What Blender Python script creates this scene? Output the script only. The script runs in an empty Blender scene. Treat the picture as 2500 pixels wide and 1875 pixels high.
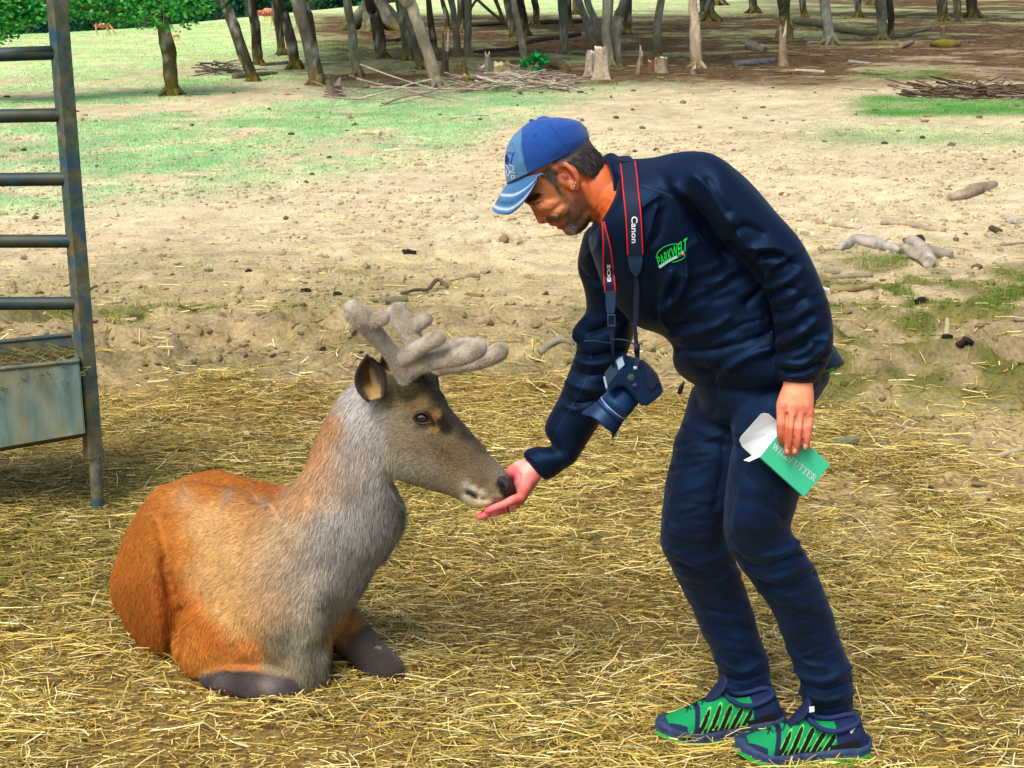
import bpy, bmesh, math, random
import numpy as np
from mathutils import Vector, Matrix
from mathutils.bvhtree import BVHTree
R = math.radians
sc = bpy.context.scene
# ------------------------------------------------------------------ camera
CAM_H, PITCH, FPX = 1.75, R(15.6), 3586.0
cd = bpy.data.cameras.new('Camera'); cam = bpy.data.objects.new('Camera', cd)
sc.collection.objects.link(cam); sc.camera = cam
cam.location = (0, 0, CAM_H); cam.rotation_euler = (R(90) - PITCH, 0, 0)
cd.sensor_width = 36.0; cd.lens = 36.0 * FPX / 2500.0; cd.clip_end = 3000; cd.clip_start = 0.05
# ------------------------------------------------------------------ sky, sun, exposure
SUN_EL, SUN_AZ = R(58), R(-150)     # azimuth from +Y, clockwise: high, behind the camera's left shoulder
w = bpy.data.worlds.new('World'); sc.world = w; w.use_nodes = True
nt = w.node_tree; nt.nodes.clear()
sky = nt.nodes.new('ShaderNodeTexSky'); sky.sky_type = 'NISHITA'; sky.sun_disc = False
sky.sun_elevation = SUN_EL; sky.sun_rotation = SUN_AZ; sky.air_density = 1.0; sky.dust_density = 5.0; sky.ozone_density = 0.5
bg = nt.nodes.new('ShaderNodeBackground'); bg.inputs[1].default_value = 0.15
ow = nt.nodes.new('ShaderNodeOutputWorld')
nt.links.new(sky.outputs[0], bg.inputs[0]); nt.links.new(bg.outputs[0], ow.inputs[0])
sl = bpy.data.lights.new('Sun', 'SUN'); sl.energy = 1.5; sl.angle = R(24); sl.color = (1.0, 0.95, 0.86)
sun = bpy.data.objects.new('Sun', sl); sc.collection.objects.link(sun)
sdir = Vector((math.sin(SUN_AZ) * math.cos(SUN_EL), math.cos(SUN_AZ) * math.cos(SUN_EL), math.sin(SUN_EL)))
sun.rotation_euler = sdir.to_track_quat('Z', 'Y').to_euler(); sun.location = sdir * 30
sc.view_settings.view_transform = 'Standard'; sc.view_settings.look = 'None'
sc.view_settings.gamma = 1.0; sc.view_settings.use_curve_mapping = False
sc.view_settings.exposure = 0.55
sc.render.engine = 'CYCLES'; sc.cycles.use_denoising = True
sc.cycles.max_bounces = 6; sc.cycles.diffuse_bounces = 3; sc.cycles.glossy_bounces = 2
sc.cycles.transparent_max_bounces = 4
rng = np.random.default_rng(7); random.seed(7)
# ------------------------------------------------------------------ pixels to places
def crop(ox, oy, s): return lambda x, y: (ox + x / s, oy + y / s)
D = crop(0, 0, 0.8848); H = crop(1150, 250, 3.687); N = crop(750, 700, 2.765); B = crop(230, 1100, 2.5525)
S = crop(1550, 1250, 2.654); J = crop(1400, 350, 2.553); L_ = crop(1750, 900, 4.74); R_ = crop(1130, 1080, 7.373)
K = crop(1380, 800, 5.53); G_ = crop(400, 1350, 3.16); T1 = crop(0, 0, 2.602); T2 = crop(800, 0, 2.602); T3 = crop(1650, 0, 2.602)
FE = crop(0, 0, 1.277); M_ = crop(1350, 700, 2.765)
CP, SP = math.cos(PITCH), math.sin(PITCH)
def ray(p):
    u = (p[0] - 1250) / FPX; v = (937.5 - p[1]) / FPX
    return np.array((u, CP + v * SP, -SP + v * CP))
def P(p, Y):                    # the point on pixel p's ray at world distance Y
    d = ray(p); return np.array((0, 0, CAM_H)) + d * (Y / d[1])
def proj(v):                    # world (n,3) -> photo pixels (n,2)
    v = np.asarray(v, float); x = v[:, 0]; y = v[:, 1]; z = v[:, 2] - CAM_H
    dep = y * CP - z * SP; up = y * SP + z * CP
    return np.stack((1250 + FPX * x / dep, 937.5 - FPX * up / dep), 1)
def sstep(a, b, x): t = np.clip((x - a) / (b - a), 0, 1); return t * t * (3 - 2 * t)
def terrain(X, Y):
    X = np.asarray(X, float); Y = np.asarray(Y, float)
    k = sstep(22, 105, Y)
    z = k * np.clip(0.098 * (X + 8.5) - 0.27, -6, 0.35)
    crest = np.clip(Y - 112, 0, None)
    return z - 0.0035 * crest ** 1.6
def G(p):                       # pixel -> ground
    d = ray(p); t = CAM_H / -d[2]
    if t < 0: t = 400.0
    lo = 0.5; o = np.array((0, 0, CAM_H)); prev = lo
    s = lo
    while s < 600:
        q = o + d * s
        if q[2] < terrain(q[0], q[1]):
            a, b = prev, s
            for _ in range(30):
                m = (a + b) / 2; q = o + d * m
                if q[2] < terrain(q[0], q[1]): b = m
                else: a = m
            return o + d * b
        prev = s; s *= 1.02
    return o + d * 300
# ------------------------------------------------------------------ noise
def _hash(ix, iy, iz, seed):
    h = (ix.astype(np.int64) * 374761393 + iy.astype(np.int64) * 668265263 + iz.astype(np.int64) * 2147483647 + seed * 974711) & 0xffffffff
    h = ((h ^ (h >> 13)) * 1274126177) & 0xffffffff
    return ((h ^ (h >> 16)) & 0xffff) / 65535.0
def vnoise(p, freq=1.0, seed=0):
    p = np.asarray(p, float) * freq
    if p.shape[1] == 2: p = np.concatenate((p, np.zeros((len(p), 1))), 1)
    i = np.floor(p).astype(np.int64); f = p - i; f = f * f * (3 - 2 * f)
    out = 0
    for dx in (0, 1):
        for dy in (0, 1):
            for dz in (0, 1):
                wgt = (f[:, 0] if dx else 1 - f[:, 0]) * (f[:, 1] if dy else 1 - f[:, 1]) * (f[:, 2] if dz else 1 - f[:, 2])
                out = out + wgt * _hash(i[:, 0] + dx, i[:, 1] + dy, i[:, 2] + dz, seed)
    return out
def fbm(p, freq=1.0, octv=4, seed=0):
    s = 0; a = 0.5; tot = 0
    for o in range(octv):
        s = s + a * vnoise(p, freq * 2 ** o, seed + o * 13); tot += a; a *= 0.5
    return s / tot
# ------------------------------------------------------------------ colours, materials
def lin(c):
    c = np.asarray(c, float) / 255.0
    return tuple(np.where(c <= 0.04045, c / 12.92, ((c + 0.055) / 1.055) ** 2.4))
MATS = {}
def mat(name, col=(0.5, 0.5, 0.5), rough=0.7, spec=0.3, metal=0.0, noise=0.0, nscale=20.0, col2=None, bump=0.0, bscale=60.0,
        attr=False, sheen=0.0, trans=0.0, coat=0.0, detail=6.0, sheen_tint=None, stretch=None, tint=None):
    if name in MATS: return MATS[name]
    m = bpy.data.materials.new(name); m.use_nodes = True; t = m.node_tree; b = t.nodes['Principled BSDF']
    b.inputs['Roughness'].default_value = rough; b.inputs['Specular IOR Level'].default_value = spec; b.inputs['Metallic'].default_value = metal
    b.inputs['Base Color'].default_value = (*col, 1)
    if sheen:
        b.inputs['Sheen Weight'].default_value = sheen; b.inputs['Sheen Roughness'].default_value = 0.5
        if sheen_tint: b.inputs['Sheen Tint'].default_value = (*sheen_tint, 1)
    if tint: b.inputs['Specular Tint'].default_value = (*tint, 1)
    if coat: b.inputs['Coat Weight'].default_value = coat
    tc = t.nodes.new('ShaderNodeTexCoord'); vec = tc.outputs['Object']
    if stretch:
        mp = t.nodes.new('ShaderNodeMapping'); mp.inputs['Scale'].default_value = stretch
        t.links.new(vec, mp.inputs[0]); vec = mp.outputs[0]
    src = None
    if attr:
        a = t.nodes.new('ShaderNodeAttribute'); a.attribute_name = 'Col'; src = a.outputs['Color']
    if noise or col2:
        n = t.nodes.new('ShaderNodeTexNoise'); n.inputs['Scale'].default_value = nscale; n.inputs['Detail'].default_value = detail
        t.links.new(vec, n.inputs['Vector'])
        if col2 is not None:
            rmp = t.nodes.new('ShaderNodeMapRange'); rmp.inputs[1].default_value = 0.38; rmp.inputs[2].default_value = 0.62
            t.links.new(n.outputs['Fac'], rmp.inputs[0])
            mx = t.nodes.new('ShaderNodeMix'); mx.data_type = 'RGBA'
            t.links.new(rmp.outputs[0], mx.inputs['Factor'])
            if src: t.links.new(src, mx.inputs[6])
            else: mx.inputs[6].default_value = (*col, 1)
            mx.inputs[7].default_value = (*col2, 1); src = mx.outputs[2]
        if noise:
            r2 = t.nodes.new('ShaderNodeMapRange'); r2.inputs[1].default_value = 0.25; r2.inputs[2].default_value = 0.75
            r2.inputs[3].default_value = 1 - noise; r2.inputs[4].default_value = 1 + noise
            n2 = t.nodes.new('ShaderNodeTexNoise'); n2.inputs['Scale'].default_value = nscale * 2.3; n2.inputs['Detail'].default_value = detail
            t.links.new(vec, n2.inputs['Vector']); t.links.new(n2.outputs['Fac'], r2.inputs[0])
            vm = t.nodes.new('ShaderNodeVectorMath'); vm.operation = 'SCALE'
            if src: t.links.new(src, vm.inputs[0])
            else: vm.inputs[0].default_value = col
            t.links.new(r2.outputs[0], vm.inputs['Scale']); src = vm.outputs[0]
    if src: t.links.new(src, b.inputs['Base Color'])
    if bump:
        n3 = t.nodes.new('ShaderNodeTexNoise'); n3.inputs['Scale'].default_value = bscale; n3.inputs['Detail'].default_value = 5
        t.links.new(vec, n3.inputs['Vector'])
        bp = t.nodes.new('ShaderNodeBump'); bp.inputs['Strength'].default_value = bump; bp.inputs['Distance'].default_value = 0.01
        t.links.new(n3.outputs['Fac'], bp.inputs['Height']); t.links.new(bp.outputs[0], b.inputs['Normal'])
    if trans:
        tl = t.nodes.new('ShaderNodeBsdfTranslucent'); ms = t.nodes.new('ShaderNodeMixShader'); ms.inputs[0].default_value = trans
        if src: t.links.new(src, tl.inputs[0])
        else: tl.inputs[0].default_value = (*col, 1)
        o = t.nodes['Material Output']
        t.links.new(b.outputs[0], ms.inputs[1]); t.links.new(tl.outputs[0], ms.inputs[2]); t.links.new(ms.outputs[0], o.inputs[0])
    MATS[name] = m; return m
# ------------------------------------------------------------------ meshes and objects
def mesh_np(name, v, f, smooth=True, cols=None):
    """v (n,3); f: (m,k) array, or list of faces."""
    me = bpy.data.meshes.new(name)
    v = np.asarray(v, np.float32)
    if isinstance(f, np.ndarray):
        k = f.shape[1]; lens = np.full(len(f), k, np.int32); flat = f.astype(np.int32).ravel()
    else:
        lens = np.array([len(q) for q in f], np.int32); flat = np.array([i for q in f for i in q], np.int32)
    me.vertices.add(len(v)); me.vertices.foreach_set('co', v.ravel())
    me.loops.add(len(flat)); me.loops.foreach_set('vertex_index', flat)
    st = np.zeros(len(lens), np.int32); st[1:] = np.cumsum(lens)[:-1]
    me.polygons.add(len(lens)); me.polygons.foreach_set('loop_start', st)
    me.polygons.foreach_set('use_smooth', np.full(len(lens), smooth))
    me.update(calc_edges=True); me.validate()
    if cols is not None: set_col(me, cols)
    return me
def set_col(me, cols):
    a = me.color_attributes.get('Col') or me.color_attributes.new('Col', 'FLOAT_COLOR', 'POINT')
    c = np.ones((len(me.vertices), 4), np.float32); c[:, :3] = cols
    a.data.foreach_set('color', c.ravel())
def link(name, me, material=None, parent=None, label=None, cat=None, group=None, kind=None):
    o = bpy.data.objects.new(name, me); sc.collection.objects.link(o)
    if material is not None and me is not None:
        me.materials.clear(); me.materials.append(material)
    if parent is not None:
        o.parent = parent; o.matrix_parent_inverse = parent.matrix_basis.inverted()
    if label: o['label'] = label
    if cat: o['category'] = cat
    if group: o['group'] = group
    if kind: o['kind'] = kind
    return o
def empty(name, loc, label, cat, group=None):
    o = bpy.data.objects.new(name, None); sc.collection.objects.link(o); o.location = loc; o.empty_display_size = 0.1
    o['label'] = label; o['category'] = cat
    if group: o['group'] = group
    return o
def join(parts):
    vs, fs, n = [], [], 0
    for v, f in parts:
        v = np.asarray(v, float); vs.append(v); fs += [tuple(i + n for i in q) for q in f]; n += len(v)
    return np.concatenate(vs), fs
def catmull(a, m):
    a = np.asarray(a, float); n = len(a)
    if n < 3 or m <= 1: 
        if m <= 1: return a
        out = [a[i] + (a[i + 1] - a[i]) * j / m for i in range(n - 1) for j in range(m)] + [a[-1]]
        return np.array(out)
    ext = np.concatenate(([2 * a[0] - a[1]], a, [2 * a[-1] - a[-2]])); out = []
    for i in range(1, n):
        p0, p1, p2, p3 = ext[i - 1], ext[i], ext[i + 1], ext[i + 2]
        for j in range(m):
            t = j / m
            out.append(0.5 * ((2 * p1) + (-p0 + p2) * t + (2 * p0 - 5 * p1 + 4 * p2 - p3) * t * t + (-p0 + 3 * p1 - 3 * p2 + p3) * t ** 3))
    out.append(ext[n]); return np.array(out)
def loft(rings, n=28, sub=3, exp=1.0, round0=0.5, round1=0.5):
    """rings: (centre, a, b). Closed tube with rounded ends."""
    arr = np.array([np.concatenate(r) for r in rings]); arr = catmull(arr, sub)
    c, a, b = arr[:, :3], arr[:, 3:6], arr[:, 6:9]
    def capr(i, j, k):
        ax = c[i] - c[j]; ax = ax / (np.linalg.norm(ax) + 1e-9); r = min(np.linalg.norm(a[i]), np.linalg.norm(b[i])) * k
        return [(c[i] + ax * r * math.sin(t), a[i] * math.cos(t), b[i] * math.cos(t)) for t in (R(30), R(55), R(75), R(87))]
    seq = [(c[i], a[i], b[i]) for i in range(len(c))]
    if round0: seq = capr(0, 1, round0)[::-1] + seq
    if round1: seq = seq + capr(len(c) - 1, len(c) - 2, round1)
    th = np.linspace(0, 2 * math.pi, n, endpoint=False)
    cs, sn = np.cos(th), np.sin(th)
    cs = np.sign(cs) * np.abs(cs) ** exp; sn = np.sign(sn) * np.abs(sn) ** exp
    v = np.concatenate([cc + np.outer(cs, aa) + np.outer(sn, bb) for cc, aa, bb in seq])
    m = len(seq); f = []
    for i in range(m - 1):
        for j in range(n):
            k = (j + 1) % n; f.append((i * n + j, i * n + k, (i + 1) * n + k, (i + 1) * n + j))
    f.append(tuple(range(n))[::-1]); f.append(tuple((m - 1) * n + j for j in range(n)))
    return v, f
def ring(Lp, Rp, Y, hd):
    """ring whose silhouette passes pixels Lp and Rp at distance Y (or (YL,YR)), half depth hd."""
    YL, YR = Y if isinstance(Y, tuple) else (Y, Y)
    l, r = P(Lp, YL), P(Rp, YR); c = (l + r) / 2; a = (r - l) / 2
    d = c - np.array((0, 0, CAM_H)); d /= np.linalg.norm(d); ah = a / (np.linalg.norm(a) + 1e-9)
    b = d - ah * d.dot(ah); b /= np.linalg.norm(b)
    return c, a, b * hd
def pl(c, rows, **k):           # loft from rows (x1,y1,x2,y2,Y,hd) in crop c
    return loft([ring(c(r[0], r[1]), c(r[2], r[3]), r[4], r[5]) for r in rows], **k)
def tube(pts, rad, n=12, sub=4, flat=1.0, round0=0.9, round1=0.9, exp=1.0):
    """round tube through 3D points with radii."""
    pts = np.array(pts, float); rad = np.broadcast_to(np.array(rad, float), (len(pts),))
    arr = catmull(np.concatenate((pts, rad[:, None]), 1), sub); p, r = arr[:, :3], np.abs(arr[:, 3])
    t = np.gradient(p, axis=0); t /= np.linalg.norm(t, axis=1)[:, None] + 1e-9
    up = np.array((0, 0, 1.0)) if abs(t[0][2]) < 0.9 else np.array((0, 1.0, 0)); rings = []
    a = np.cross(t[0], up); a /= np.linalg.norm(a)
    for i in range(len(p)):
        a = a - t[i] * a.dot(t[i]); a /= np.linalg.norm(a) + 1e-9; b = np.cross(t[i], a)
        rings.append((p[i], a * r[i], b * r[i] * flat))
    return loft(rings, n=n, sub=1, round0=round0, round1=round1, exp=exp)
def ptube(c, rows, **k):        # rows (x,y,Y,radius_m) in crop c
    return tube([P(c(r[0], r[1]), r[2]) for r in rows], [r[3] for r in rows], **k)
def ellipsoid(c, rx, ry, rz, rot=None, n=20):
    th = np.linspace(0, math.pi, n); v = []; f = []
    for i, t in enumerate(th):
        for j in range(n):
            ph = 2 * math.pi * j / n; v.append((math.sin(t) * math.cos(ph) * rx, math.sin(t) * math.sin(ph) * ry, math.cos(t) * rz))
    for i in range(n - 1):
        for j in range(n): f.append((i * n + j, (i + 1) * n + j, (i + 1) * n + (j + 1) % n, i * n + (j + 1) % n))
    v = np.array(v)
    if rot is not None: v = v @ np.array(rot).T
    return v + np.asarray(c), f
def box(cx, cy, cz, sx, sy, sz):
    v = np.array([(x, y, z) for z in (-.5, .5) for y in (-.5, .5) for x in (-.5, .5)]) * (sx, sy, sz) + (cx, cy, cz)
    return v, [(0, 2, 3, 1), (4, 5, 7, 6), (0, 1, 5, 4), (2, 6, 7, 3), (0, 4, 6, 2), (1, 3, 7, 5)]
def to_np(me):
    v = np.empty(len(me.vertices) * 3, np.float32); me.vertices.foreach_get('co', v)
    return v.reshape(-1, 3).astype(float)
def normals(me):
    n = np.empty(len(me.vertices) * 3, np.float32); me.vertices.foreach_get('normal', n); return n.reshape(-1, 3).astype(float)
def laplace(me, it=4, lam=0.5, mask=None):
    v = to_np(me); e = np.empty(len(me.edges) * 2, np.int32); me.edges.foreach_get('vertices', e); e = e.reshape(-1, 2)
    cnt = np.bincount(e.ravel(), minlength=len(v))[:, None].clip(1)
    for k in range(it):
        for s in ((lam, -lam * 1.02) if mask == 'taubin' else (lam,)):
            acc = np.zeros_like(v)
            for d in range(3):
                acc[:, d] = np.bincount(e[:, 0], v[e[:, 1], d], len(v)) + np.bincount(e[:, 1], v[e[:, 0], d], len(v))
            v = v + s * (acc / cnt - v)
    me.vertices.foreach_set('co', v.astype(np.float32).ravel()); me.update()
def remesh(parts, voxel, smooth=4, taubin=False):
    v, f = join(parts); me = mesh_np('tmp', v, f)
    bm = bmesh.new(); bm.from_mesh(me); bmesh.ops.recalc_face_normals(bm, faces=bm.faces); bm.to_mesh(me); bm.free()
    o = bpy.data.objects.new('tmp', me); sc.collection.objects.link(o)
    md = o.modifiers.new('r', 'REMESH'); md.mode = 'VOXEL'; md.voxel_size = voxel; md.use_smooth_shade = True
    dg = bpy.context.evaluated_depsgraph_get(); dg.update()
    out = bpy.data.meshes.new_from_object(o.evaluated_get(dg))
    bpy.data.objects.remove(o); bpy.data.meshes.remove(me)
    laplace(out, smooth, 0.5, 'taubin' if taubin else None)
    out.polygons.foreach_set('use_smooth', np.full(len(out.polygons), True)); out.update()
    return out
def bvh(me):
    v = to_np(me); return BVHTree.FromPolygons([tuple(x) for x in v], [tuple(p.vertices) for p in me.polygons])
def seg_dist(p, poly):
    best = np.full(len(p), 1e9); poly = np.asarray(poly, float)
    for a, b in zip(poly[:-1], poly[1:]):
        ab = b - a; t = np.clip(((p - a) @ ab) / (ab @ ab + 1e-9), 0, 1)
        best = np.minimum(best, np.linalg.norm(p - (a + t[:, None] * ab), axis=1))
    return best
def folds(me, strokes, yr=None, smooth=1, cloth=False):
    """push cloth ridges (amp>0) and creases (amp<0) along lines: (crop, [(x,y)...], amp_m, width_px)."""
    v = to_np(me); n = normals(me); px = proj(v); vd = v - (0, 0, CAM_H); vd /= np.linalg.norm(vd, axis=1)[:, None]
    face = sstep(0.05, -0.35, (n * vd).sum(1)); disp = np.zeros(len(v))
    if cloth: nz = fbm(v, 22, 2, 61) - .5; nm = .25 + 1.6 * fbm(v, 13, 2, 62)
    for c, pts, amp, wd in strokes:
        q = catmull([c(*x) for x in pts], 5); d = seg_dist(px, q)
        if cloth:      # creases: narrow, uneven along their length
            d = d + nz * 5; wd = wd * .74; disp += amp * nm * np.exp(-(np.abs(d) / wd) ** 1.5)
        else: disp += amp * np.exp(-(d / wd) ** 2)
    if yr is not None: face = face * yr(v)
    v = v + n * (disp * face)[:, None]
    me.vertices.foreach_set('co', v.astype(np.float32).ravel()); me.update()
    if smooth: laplace(me, smooth, 0.4)
def paint(px, blobs, base=None, bw=0.02):
    """smooth colour patches: (crop,x,y,radius_px,rgb255)."""
    num = np.zeros((len(px), 3)); den = np.zeros(len(px))
    if base is not None: num += np.array(lin(base)) ** .45 * bw; den += bw
    for c, x, y, r, col in blobs:
        q = np.array(c(x, y)); wgt = np.exp(-1.5 * (((px - q) ** 2).sum(1)) / (r * r)) + 1e-7
        num += wgt[:, None] * np.array(lin(col)) ** .45; den += wgt
    return (num / den[:, None]) ** (1 / .45)
def ribbon_decal(pts_px, tree, off):
    out = []
    for p in pts_px:
        d = ray(p); o = Vector((0, 0, CAM_H)); dv = Vector(d).normalized(); hit = tree.ray_cast(o, dv)
        out.append(np.array(hit[0] - dv * off) if hit[0] else None)
    return out
def decal_mesh(v2, f, tree, off=0.0015, back=3.2):
    """v2: pixel coords; laid on the surface that the BVH holds."""
    pts = ribbon_decal(v2, tree, off); ok = [p for p in pts if p is not None]
    if not ok: return None
    ym = float(np.median([p[1] for p in ok]))
    return np.array([p if p is not None and abs(p[1] - ym) < 0.12 else P(v2[i], ym) for i, p in enumerate(pts)]), f
def text_mesh(s, shear=0.0, bold=0.0, space=1.0):
    cu = bpy.data.curves.new('t', 'FONT'); cu.body = s; cu.align_x = 'CENTER'; cu.align_y = 'CENTER'; cu.shear = shear
    cu.offset = bold; cu.space_character = space; cu.resolution_u = 3
    o = bpy.data.objects.new('t', cu); sc.collection.objects.link(o)
    dg = bpy.context.evaluated_depsgraph_get(); dg.update()
    me = bpy.data.meshes.new_from_object(o.evaluated_get(dg)); bpy.data.objects.remove(o); bpy.data.curves.remove(cu)
    bm = bmesh.new(); bm.from_mesh(me); bmesh.ops.triangulate(bm, faces=bm.faces); bm.to_mesh(me); bm.free()
    v = to_np(me); f = [tuple(p.vertices) for p in me.polygons]; bpy.data.meshes.remove(me)
    lo, hi = v[:, :2].min(0), v[:, :2].max(0)
    return (v[:, :2] - (lo + hi) / 2) / (hi - lo), f       # unit box, centred
def text_quad(s, q, tree, off=0.0015, **k):
    """text laid into the pixel quad q = (top-left, top-right, bottom-right, bottom-left) on a surface."""
    v, f = text_mesh(s, **k); q = [np.array(p) for p in q]; out = []
    for x, y in v:
        u, t = x + 0.5, 0.5 - y
        out.append((q[0] * (1 - u) + q[1] * u) * (1 - t) + (q[3] * (1 - u) + q[2] * u) * t)
    return decal_mesh(out, f, tree, off)
print('setup ok')
# ================================================================== ground: straw, bare sand, grass, leaf litter
rows_y = np.concatenate((np.linspace(1.2, 7, 330), np.geomspace(7.02, 340, 420)))
uu = np.linspace(-1, 1, 460); uu = np.sign(uu) * (np.abs(uu) * .45 + .55 * np.abs(uu) ** 3)
YY, UU = np.meshgrid(rows_y, uu, indexing='ij'); XX = UU * (YY * 1.3 + 2.5)
gx, gy = XX.ravel(), YY.ravel(); gz = terrain(gx, gy)
xy = np.stack((gx, gy), 1); pj = proj(np.stack((gx, gy, gz), 1)); dx, dy = pj[:, 0] * .8848, pj[:, 1] * .8848   # where each spot shows in the photo
n1 = fbm(xy, 1.3, 4, 1) - .5; n2 = fbm(xy, .35, 3, 2) - .5; n3 = fbm(xy, 5, 3, 3) - .5; n4 = fbm(xy, .12, 3, 5) - .5
def band(v, lo, hi, soft): return sstep(lo - soft, lo + soft, v) * sstep(hi + soft, hi - soft, v)
jit = n1 * 60 + n3 * 40
straw_edge = np.interp(dx, [0, 200, 700, 1250, 1500, 1800, 2000, 2212], [850, 845, 850, 850, 850, 900, 960, 1000])
straw = sstep(-30, 45, dy + jit * 1.3 - straw_edge)
straw *= 1 - .75 * sstep(.10, .2, n1 + n3 * .6) * sstep(1500, 1700, dx) * sstep(1500, 1100, dy)
up_edge = np.interp(dx, [0, 200, 450, 800, 1000, 1150, 1300, 1600, 1900, 2212], [480, 465, 430, 380, 330, 270, 210, 170, 120, 90])
grass = sstep(25, -55, dy + jit * .9 - up_edge) * (.35 + 2.0 * (n1 + n3 * .8 + .16)).clip(0, 1)
path = np.exp(-((dy - np.interp(dx, [0, 200, 400, 600, 700], [260, 245, 225, 200, 185])) / 16) ** 2) * sstep(760, 640, dx) + np.exp(-((dy - np.interp(dx, [0, 150, 400, 560], [205, 190, 150, 128])) / 7) ** 2) * sstep(600, 500, dx) * .7
grass *= 1 - path.clip(0, 1) * .9
wood = sstep(560, 700, dx + n2 * 200) * sstep(205, 165, dy + jit * .4 - (dx < 900) * 10) * (1 - sstep(40, 20, dy) * sstep(1900, 1300, dx) * .9)
wood = wood * (1 - .5 * sstep(.02, .22, n2 + n1 * .8))
gp = band(dy, 212, 250, 10) * sstep(1800, 1900, dx) + band(dy, 270, 315, 16) * sstep(1700, 1800, dx) * .45 + band(dy, 150, 172, 8) * band(dx, 1850, 2050, 40) * .5 + band(dy, 90, 130, 12) * sstep(1000, 600, dx) * .7
grass = np.maximum(grass * (1 - wood), (gp * (.5 + 1.2 * (n1 + .3))).clip(0, 1))
moss = sstep(500, 620, dy + jit) * sstep(960, 840, dy + jit) * (.25 + .75 * sstep(1650, 1800, dx)) * sstep(-.16, .10, n1 + n3 * .9)
moss = np.maximum(moss, sstep(640, 700, dy) * sstep(760, 720, dy) * sstep(.02, .14, n1 + n3 * .8) * .8)
C_SAND, C_DRY, C_GR, C_MEAD, C_WOOD, C_MOSS, C_STRAW, C_GREY = [np.array(lin(c)) for c in ((192,178,144), (158,141,102), (146,184,128), (178,212,140), (92,74,48), (94,96,42), (128,106,58), (130,118,90))]
tone = sstep(420, 760, dy + jit * .5)
col = C_SAND * (1 - tone)[:, None] + C_DRY * tone[:, None]
gl = (band(dy, 700, 850, 25) * (.5 + n2))[:, None].clip(0, 1); col = col * (1 - gl) + C_GREY * gl
mead = sstep(210, 120, dy)[:, None]; gcol = C_GR * (1 - mead) + C_MEAD * mead
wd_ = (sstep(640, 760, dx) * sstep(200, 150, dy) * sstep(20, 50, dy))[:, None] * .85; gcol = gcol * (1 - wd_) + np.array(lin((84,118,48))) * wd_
far_right = (sstep(1300, 1800, dx) * (.35 + .6 * band(dy, 205, 256, 8)))[:, None]; gcol = gcol * (1 - far_right) + np.array(lin((60,130,40))) * far_right
for m_, c_ in ((wood, C_WOOD), (moss * .9, C_MOSS), (straw, C_STRAW)): col = col * (1 - m_[:, None]) + c_ * m_[:, None]
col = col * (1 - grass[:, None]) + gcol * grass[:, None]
col *= (.62 + .76 * fbm(xy, 9, 4, 21))[:, None] * (.74 + .52 * fbm(xy, 1.1, 4, 22))[:, None]
# relief
clod = sstep(.55, .8, vnoise(xy, 11, 30)) * .016 + sstep(.6, .85, vnoise(xy, 24, 31)) * .010
ridge = np.abs(fbm(xy * (1, 1.6), 1.5, 4, 33) - .5) * 2
mound = band(dy, 690, 850, 35) * (sstep(.0, .35, .35 - ridge) * .10 + fbm(xy, 6, 4, 34) * .05)
zz = gz + sstep(16, 5, gy) * (clod * (1 - straw * .8) + (fbm(xy, 3, 4, 35) - .5) * .03 * sstep(4.2, 5.2, gy) * 1.6) + mound * sstep(4.3, 5, gy) + (fbm(xy, .5, 3, 36) - .5) * .12 * sstep(9, 20, gy)
gv = np.stack((gx, gy, zz), 1); nr, nc = YY.shape; ii = np.arange(nr * nc).reshape(nr, nc)
gf = np.stack((ii[:-1, :-1], ii[:-1, 1:], ii[1:, 1:], ii[1:, :-1]), -1).reshape(-1, 4)
gmat = mat('ground_soil', rough=.95, spec=.1, attr=True, noise=.36, nscale=22, bump=.9, bscale=38)
gme = mesh_np('ground', gv, gf, True, col); ground = link('ground', gme, gmat, kind='structure')
def gz_at(x, y):
    iy = np.clip(np.searchsorted(rows_y, y) - 1, 0, nr - 2); u_ = x / (y * 1.3 + 2.5); iu = np.clip(np.searchsorted(uu, u_) - 1, 0, nc - 2)
    Z = zz.reshape(nr, nc); ty = ((y - rows_y[iy]) / (rows_y[iy + 1] - rows_y[iy])).clip(0, 1); tu = ((u_ - uu[iu]) / (uu[iu + 1] - uu[iu])).clip(0, 1)
    return Z[iy, iu] * (1 - ty) * (1 - tu) + Z[iy + 1, iu] * ty * (1 - tu) + Z[iy, iu + 1] * (1 - ty) * tu + Z[iy + 1, iu + 1] * ty * tu
def grid_at(A, x, y):
    iy = np.clip(np.searchsorted(rows_y, y) - 1, 0, nr - 2); u_ = x / (y * 1.3 + 2.5); iu = np.clip(np.searchsorted(uu, u_) - 1, 0, nc - 2)
    return A.reshape(nr, nc, *A.shape[1:])[iy, iu]
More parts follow.
